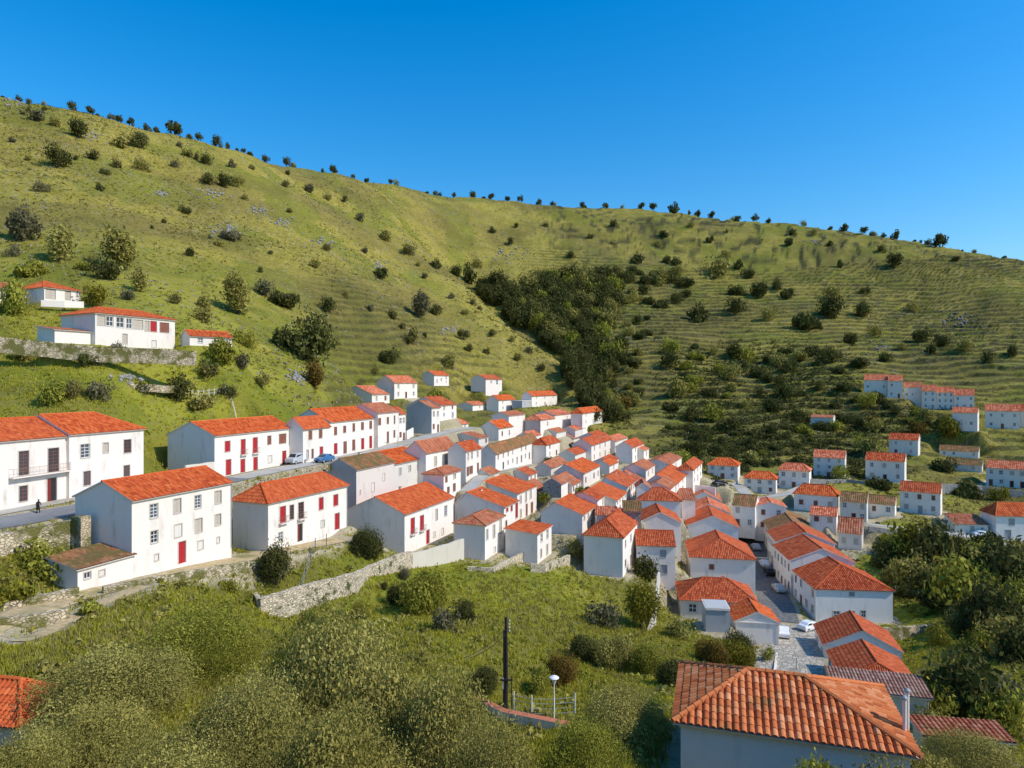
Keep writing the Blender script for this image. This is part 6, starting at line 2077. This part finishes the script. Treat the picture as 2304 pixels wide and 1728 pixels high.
# cars
def car(label, c, x, y, az, paint, van=False, dmin=60):
    X, Y, z = hit(c, x, y, dmin)
    root = thing('parked_car', label, 'car', (X, Y, z + .07), math.radians(90 - az), 'cars parked in the village')
    L, W, Hh = (4.4, 1.75, 1.85) if van else (4.1, 1.68, 1.42)
    prof = ([(-2.2, .45), (-2.2, .95), (-2.1, 1.75), (-1.9, 1.85), (.9, 1.83), (1.35, 1.2), (2.1, 1.02), (2.2, .7), (2.2, .35), (-2.1, .3)] if van else
            [(-2.05, .42), (-2.05, .85), (-1.95, .98), (-1.55, 1.05), (-1.1, 1.38), (-.7, 1.43), (.25, 1.41), (1.0, .98), (1.85, .84), (2.03, .68), (2.05, .36), (-1.95, .28)])
    mb = MB()
    hw = W / 2
    n = len(prof)
    rows = []
    for yy, k in ((-hw, .0), (-hw + .08, .05), (hw - .08, .05), (hw, 0.)):
        rows.append([(px_, yy * (1 - (.16 if pz > 1.02 else 0)) , pz + k - (0 if k else .03)) for px_, pz in prof])
    vs = [v for r_ in rows for v in r_]
    fs = [[i * n + k, i * n + (k + 1) % n, (i + 1) * n + (k + 1) % n, (i + 1) * n + k] for i in range(3) for k in range(n)]
    fs += [list(range(n))[::-1], [3 * n + k for k in range(n)]]
    mb.add(vs, fs, paint)
    mb.build('body', root)
    sy_ = hw * .84 + .03
    gl = [(-1.9, 1.1), (-1.85, 1.62), (.75, 1.62), (1.1, 1.1)] if van else [(-1.3, 1.06), (-1.0, 1.32), (.2, 1.33), (.75, 1.03)]
    for sg in (-1, 1):
        m2 = MB()
        m2.add([(a, sg * sy_ * (1.0 if q in (0, 3) else .985), b_) for q, (a, b_) in enumerate(gl)] + [(a, sg * (sy_ - .05), b_) for a, b_ in gl],
               [[0, 1, 2, 3], [4, 7, 6, 5], [0, 4, 5, 1], [1, 5, 6, 2], [2, 6, 7, 3], [3, 7, 4, 0]], 'car_glass')
        m2.build('side_window', root)
    m2 = MB()
    a, b_ = ((.95, 1.80), (1.36, 1.25)) if van else ((.32, 1.41), (.98, 1.03))
    m2.add([(a[0] + .03, -hw * .72, a[1]), (a[0] + .03, hw * .72, a[1]), (b_[0] + .03, hw * .8, b_[1] + .03), (b_[0] + .03, -hw * .8, b_[1] + .03),
            (a[0] - .04, -hw * .72, a[1] - .03), (a[0] - .04, hw * .72, a[1] - .03), (b_[0] - .04, hw * .8, b_[1]), (b_[0] - .04, -hw * .8, b_[1])],
           [[0, 1, 2, 3], [4, 7, 6, 5], [0, 4, 5, 1], [1, 5, 6, 2], [2, 6, 7, 3], [3, 7, 4, 0]], 'car_glass')
    m2.build('windscreen', root)
    for sx_ in (-1.25, 1.3):
        for sg in (-1, 1):
            m3 = MB()
            vs = []
            for yy in (-.1, .1):
                vs += [(math.cos(t * .5236) * .31, yy, .31 + math.sin(t * .5236) * .31) for t in range(12)]
            m3.add(vs, [[k, (k + 1) % 12, 12 + (k + 1) % 12, 12 + k] for k in range(12)] + [list(range(12))[::-1], list(range(12, 24))], 'rubber')
            wo = m3.build('wheel', root, (sx_, sg * (hw - .08), 0))
            m4 = MB()
            m4.lathe([(0, .012), (.17, .01), (.19, 0)], 'car_silver', 10)
            r_ = m4.build('rim', wo, (0, sg * .103, .31))
            r_.rotation_euler = (-sg * math.pi / 2, 0, 0)
    for sg in (-1, 1):
        m5 = MB()
        m5.box(2.0, 2.07, sg * .6 - .16, sg * .6 + .16, .6, .74, 'headlight')
        m5.build('headlight', root)


car('blue car parked on the street before the long five-bay house', 1, 2018, 443, 200, 'car_blue')
car('silver van parked in the gap after the red shuttered house', 1, 1846, 452, 200, 'car_silver', True)
car('black car under the grey block gable', 2, 905, 700, 40, 'car_black')
car('dark silver car next to the black car at the grey block gable', 2, 862, 680, 40, 'car_silver')
car('white car with its dark windscreen parked at the edge of the sunny plaza', 5, 1282, 838, 20, 'car_white')
car('white car parked at the corner of the large hip house', 5, 1440, 800, 60, 'car_white')
car('silver car parked far up the dark street', 5, 1108, 300, 10, 'car_silver')
car('white car parked halfway up the dark street', 5, 1160, 405, 8, 'car_white')
car('black car parked in the shade before the white car in the street', 5, 1190, 455, 8, 'car_black')
car('white car parked near the bottom of the dark street', 5, 1250, 560, 5, 'car_silver')
car('white car parked by the garage on the lower road', 4, 1955, 1178, 100, 'car_white')
car('dark car at the road fork below the hipped house', 4, 330, 858, 70, 'car_black')

# the walker on the asphalt road
X, Y, z = hit(1, 237, 766, 60)
z += .07
root = thing('person', 'stooped person in black clothes walking on the road with a stick', 'person', (X, Y, z), R(25))
sk = [((0, 0, .80), .125), ((0, .02, .98), .13), ((0, .10, 1.16), .145), ((0, .16, 1.28), .10), ((0, .20, 1.36), .05), ((0, .24, 1.44), .085), ((0, .25, 1.52), .08),
      ((-.09, 0, .76), .09), ((-.10, .06, .44), .065), ((-.10, -.04, .08), .045), ((-.10, .08, .03), .04),
      ((.09, 0, .76), .09), ((.10, .14, .45), .065), ((.10, .20, .08), .045), ((.10, .32, .03), .04),
      ((-.18, .14, 1.24), .06), ((-.20, .12, 1.0), .045), ((-.20, .24, .80), .035), ((-.19, .27, .73), .03),
      ((.18, .14, 1.24), .06), ((.23, .16, .99), .045), ((.20, .36, .88), .035), ((.19, .41, .84), .03)]
ed = [(0, 1), (1, 2), (2, 3), (3, 4), (4, 5), (5, 6), (0, 7), (7, 8), (8, 9), (9, 10), (0, 11), (11, 12), (12, 13), (13, 14), (3, 15), (15, 16), (16, 17), (17, 18), (3, 19), (19, 20), (20, 21), (21, 22)]
pm = bpy.data.meshes.new('body')
pm.from_pydata([q[0] for q in sk], ed, [])
pm.materials.append(M['black_cloth'])
po = link('body', pm, root)
po.modifiers.new('Skin', 'SKIN')
for v, (_, r_) in zip(pm.skin_vertices[0].data, sk):
    v.radius = (r_, r_)
pm.skin_vertices[0].data[0].use_root = True
sd = po.modifiers.new('Sub', 'SUBSURF')
sd.levels = sd.render_levels = 1
mb = MB()
mb.lathe([(0, .09), (.06, .075), (.088, .03), (.09, -.03), (.05, -.09)], 'black_cloth', 10, (0, .235, 1.50))
mb.build('hair', root)
mb = MB()
mb.lathe([(.2, .45), (.19, .6), (.15, .86), (.16, .95)], 'black_cloth', 12)
mb.build('skirt', root)
mb = MB()
mb.tube([(.19, .42, .86), (.21, .48, 0)], .014, 'old_wood', 5)
tag(mb.build('walking_stick', None, (X, Y, z), R(25)), 'thin walking stick held by the stooped person', 'stick')
# ------------------------------------------------------------------ sun, sky, camera
SUN_AZ, SUN_EL = 107., 42.
w = bpy.data.worlds.new('World')
SC.world = w
w.use_nodes = True
nt = w.node_tree
bg = nt.nodes['Background']
sky = nt.nodes.new('ShaderNodeTexSky')
sky.sky_type = 'NISHITA'
sky.sun_disc = False
sky.sun_elevation = R(SUN_EL)
sky.sun_rotation = R(SUN_AZ)
sky.altitude = 300
sky.air_density = 1.5
sky.dust_density = 1.
sky.ozone_density = 8.
hs_ = nt.nodes.new('ShaderNodeHueSaturation')
hs_.inputs['Saturation'].default_value = 1.35
hs_.inputs['Hue'].default_value = .5
nt.links.new(sky.outputs[0], hs_.inputs['Color'])
nt.links.new(hs_.outputs[0], bg.inputs['Color'])
bg.inputs['Strength'].default_value = .11
sl = bpy.data.lights.new('sun', 'SUN')
sl.energy = 2.45
sl.angle = R(.5)
sl.color = (1., .93, .82)
so = bpy.data.objects.new('sun', sl)
COL.objects.link(so)
dv = Vector((math.sin(R(SUN_AZ)) * math.cos(R(SUN_EL)), math.cos(R(SUN_AZ)) * math.cos(R(SUN_EL)), math.sin(R(SUN_EL))))
so.rotation_euler = dv.to_track_quat('Z', 'Y').to_euler()
cam = bpy.data.cameras.new('camera')
cam.sensor_width = 36.
cam.lens = 36. * F / 2304.
cam.clip_end = 5000
cam.clip_start = .1
co = bpy.data.objects.new('camera', cam)
COL.objects.link(co)
co.rotation_euler = (R(90), 0, 0)
SC.camera = co
SC.view_settings.view_transform = 'Standard'
SC.view_settings.look = 'None'
SC.view_settings.exposure = .75
SC.view_settings.gamma = 1.
SC.cycles.max_bounces = 8
SC.cycles.diffuse_bounces = 6
SC.cycles.transparent_max_bounces = 4
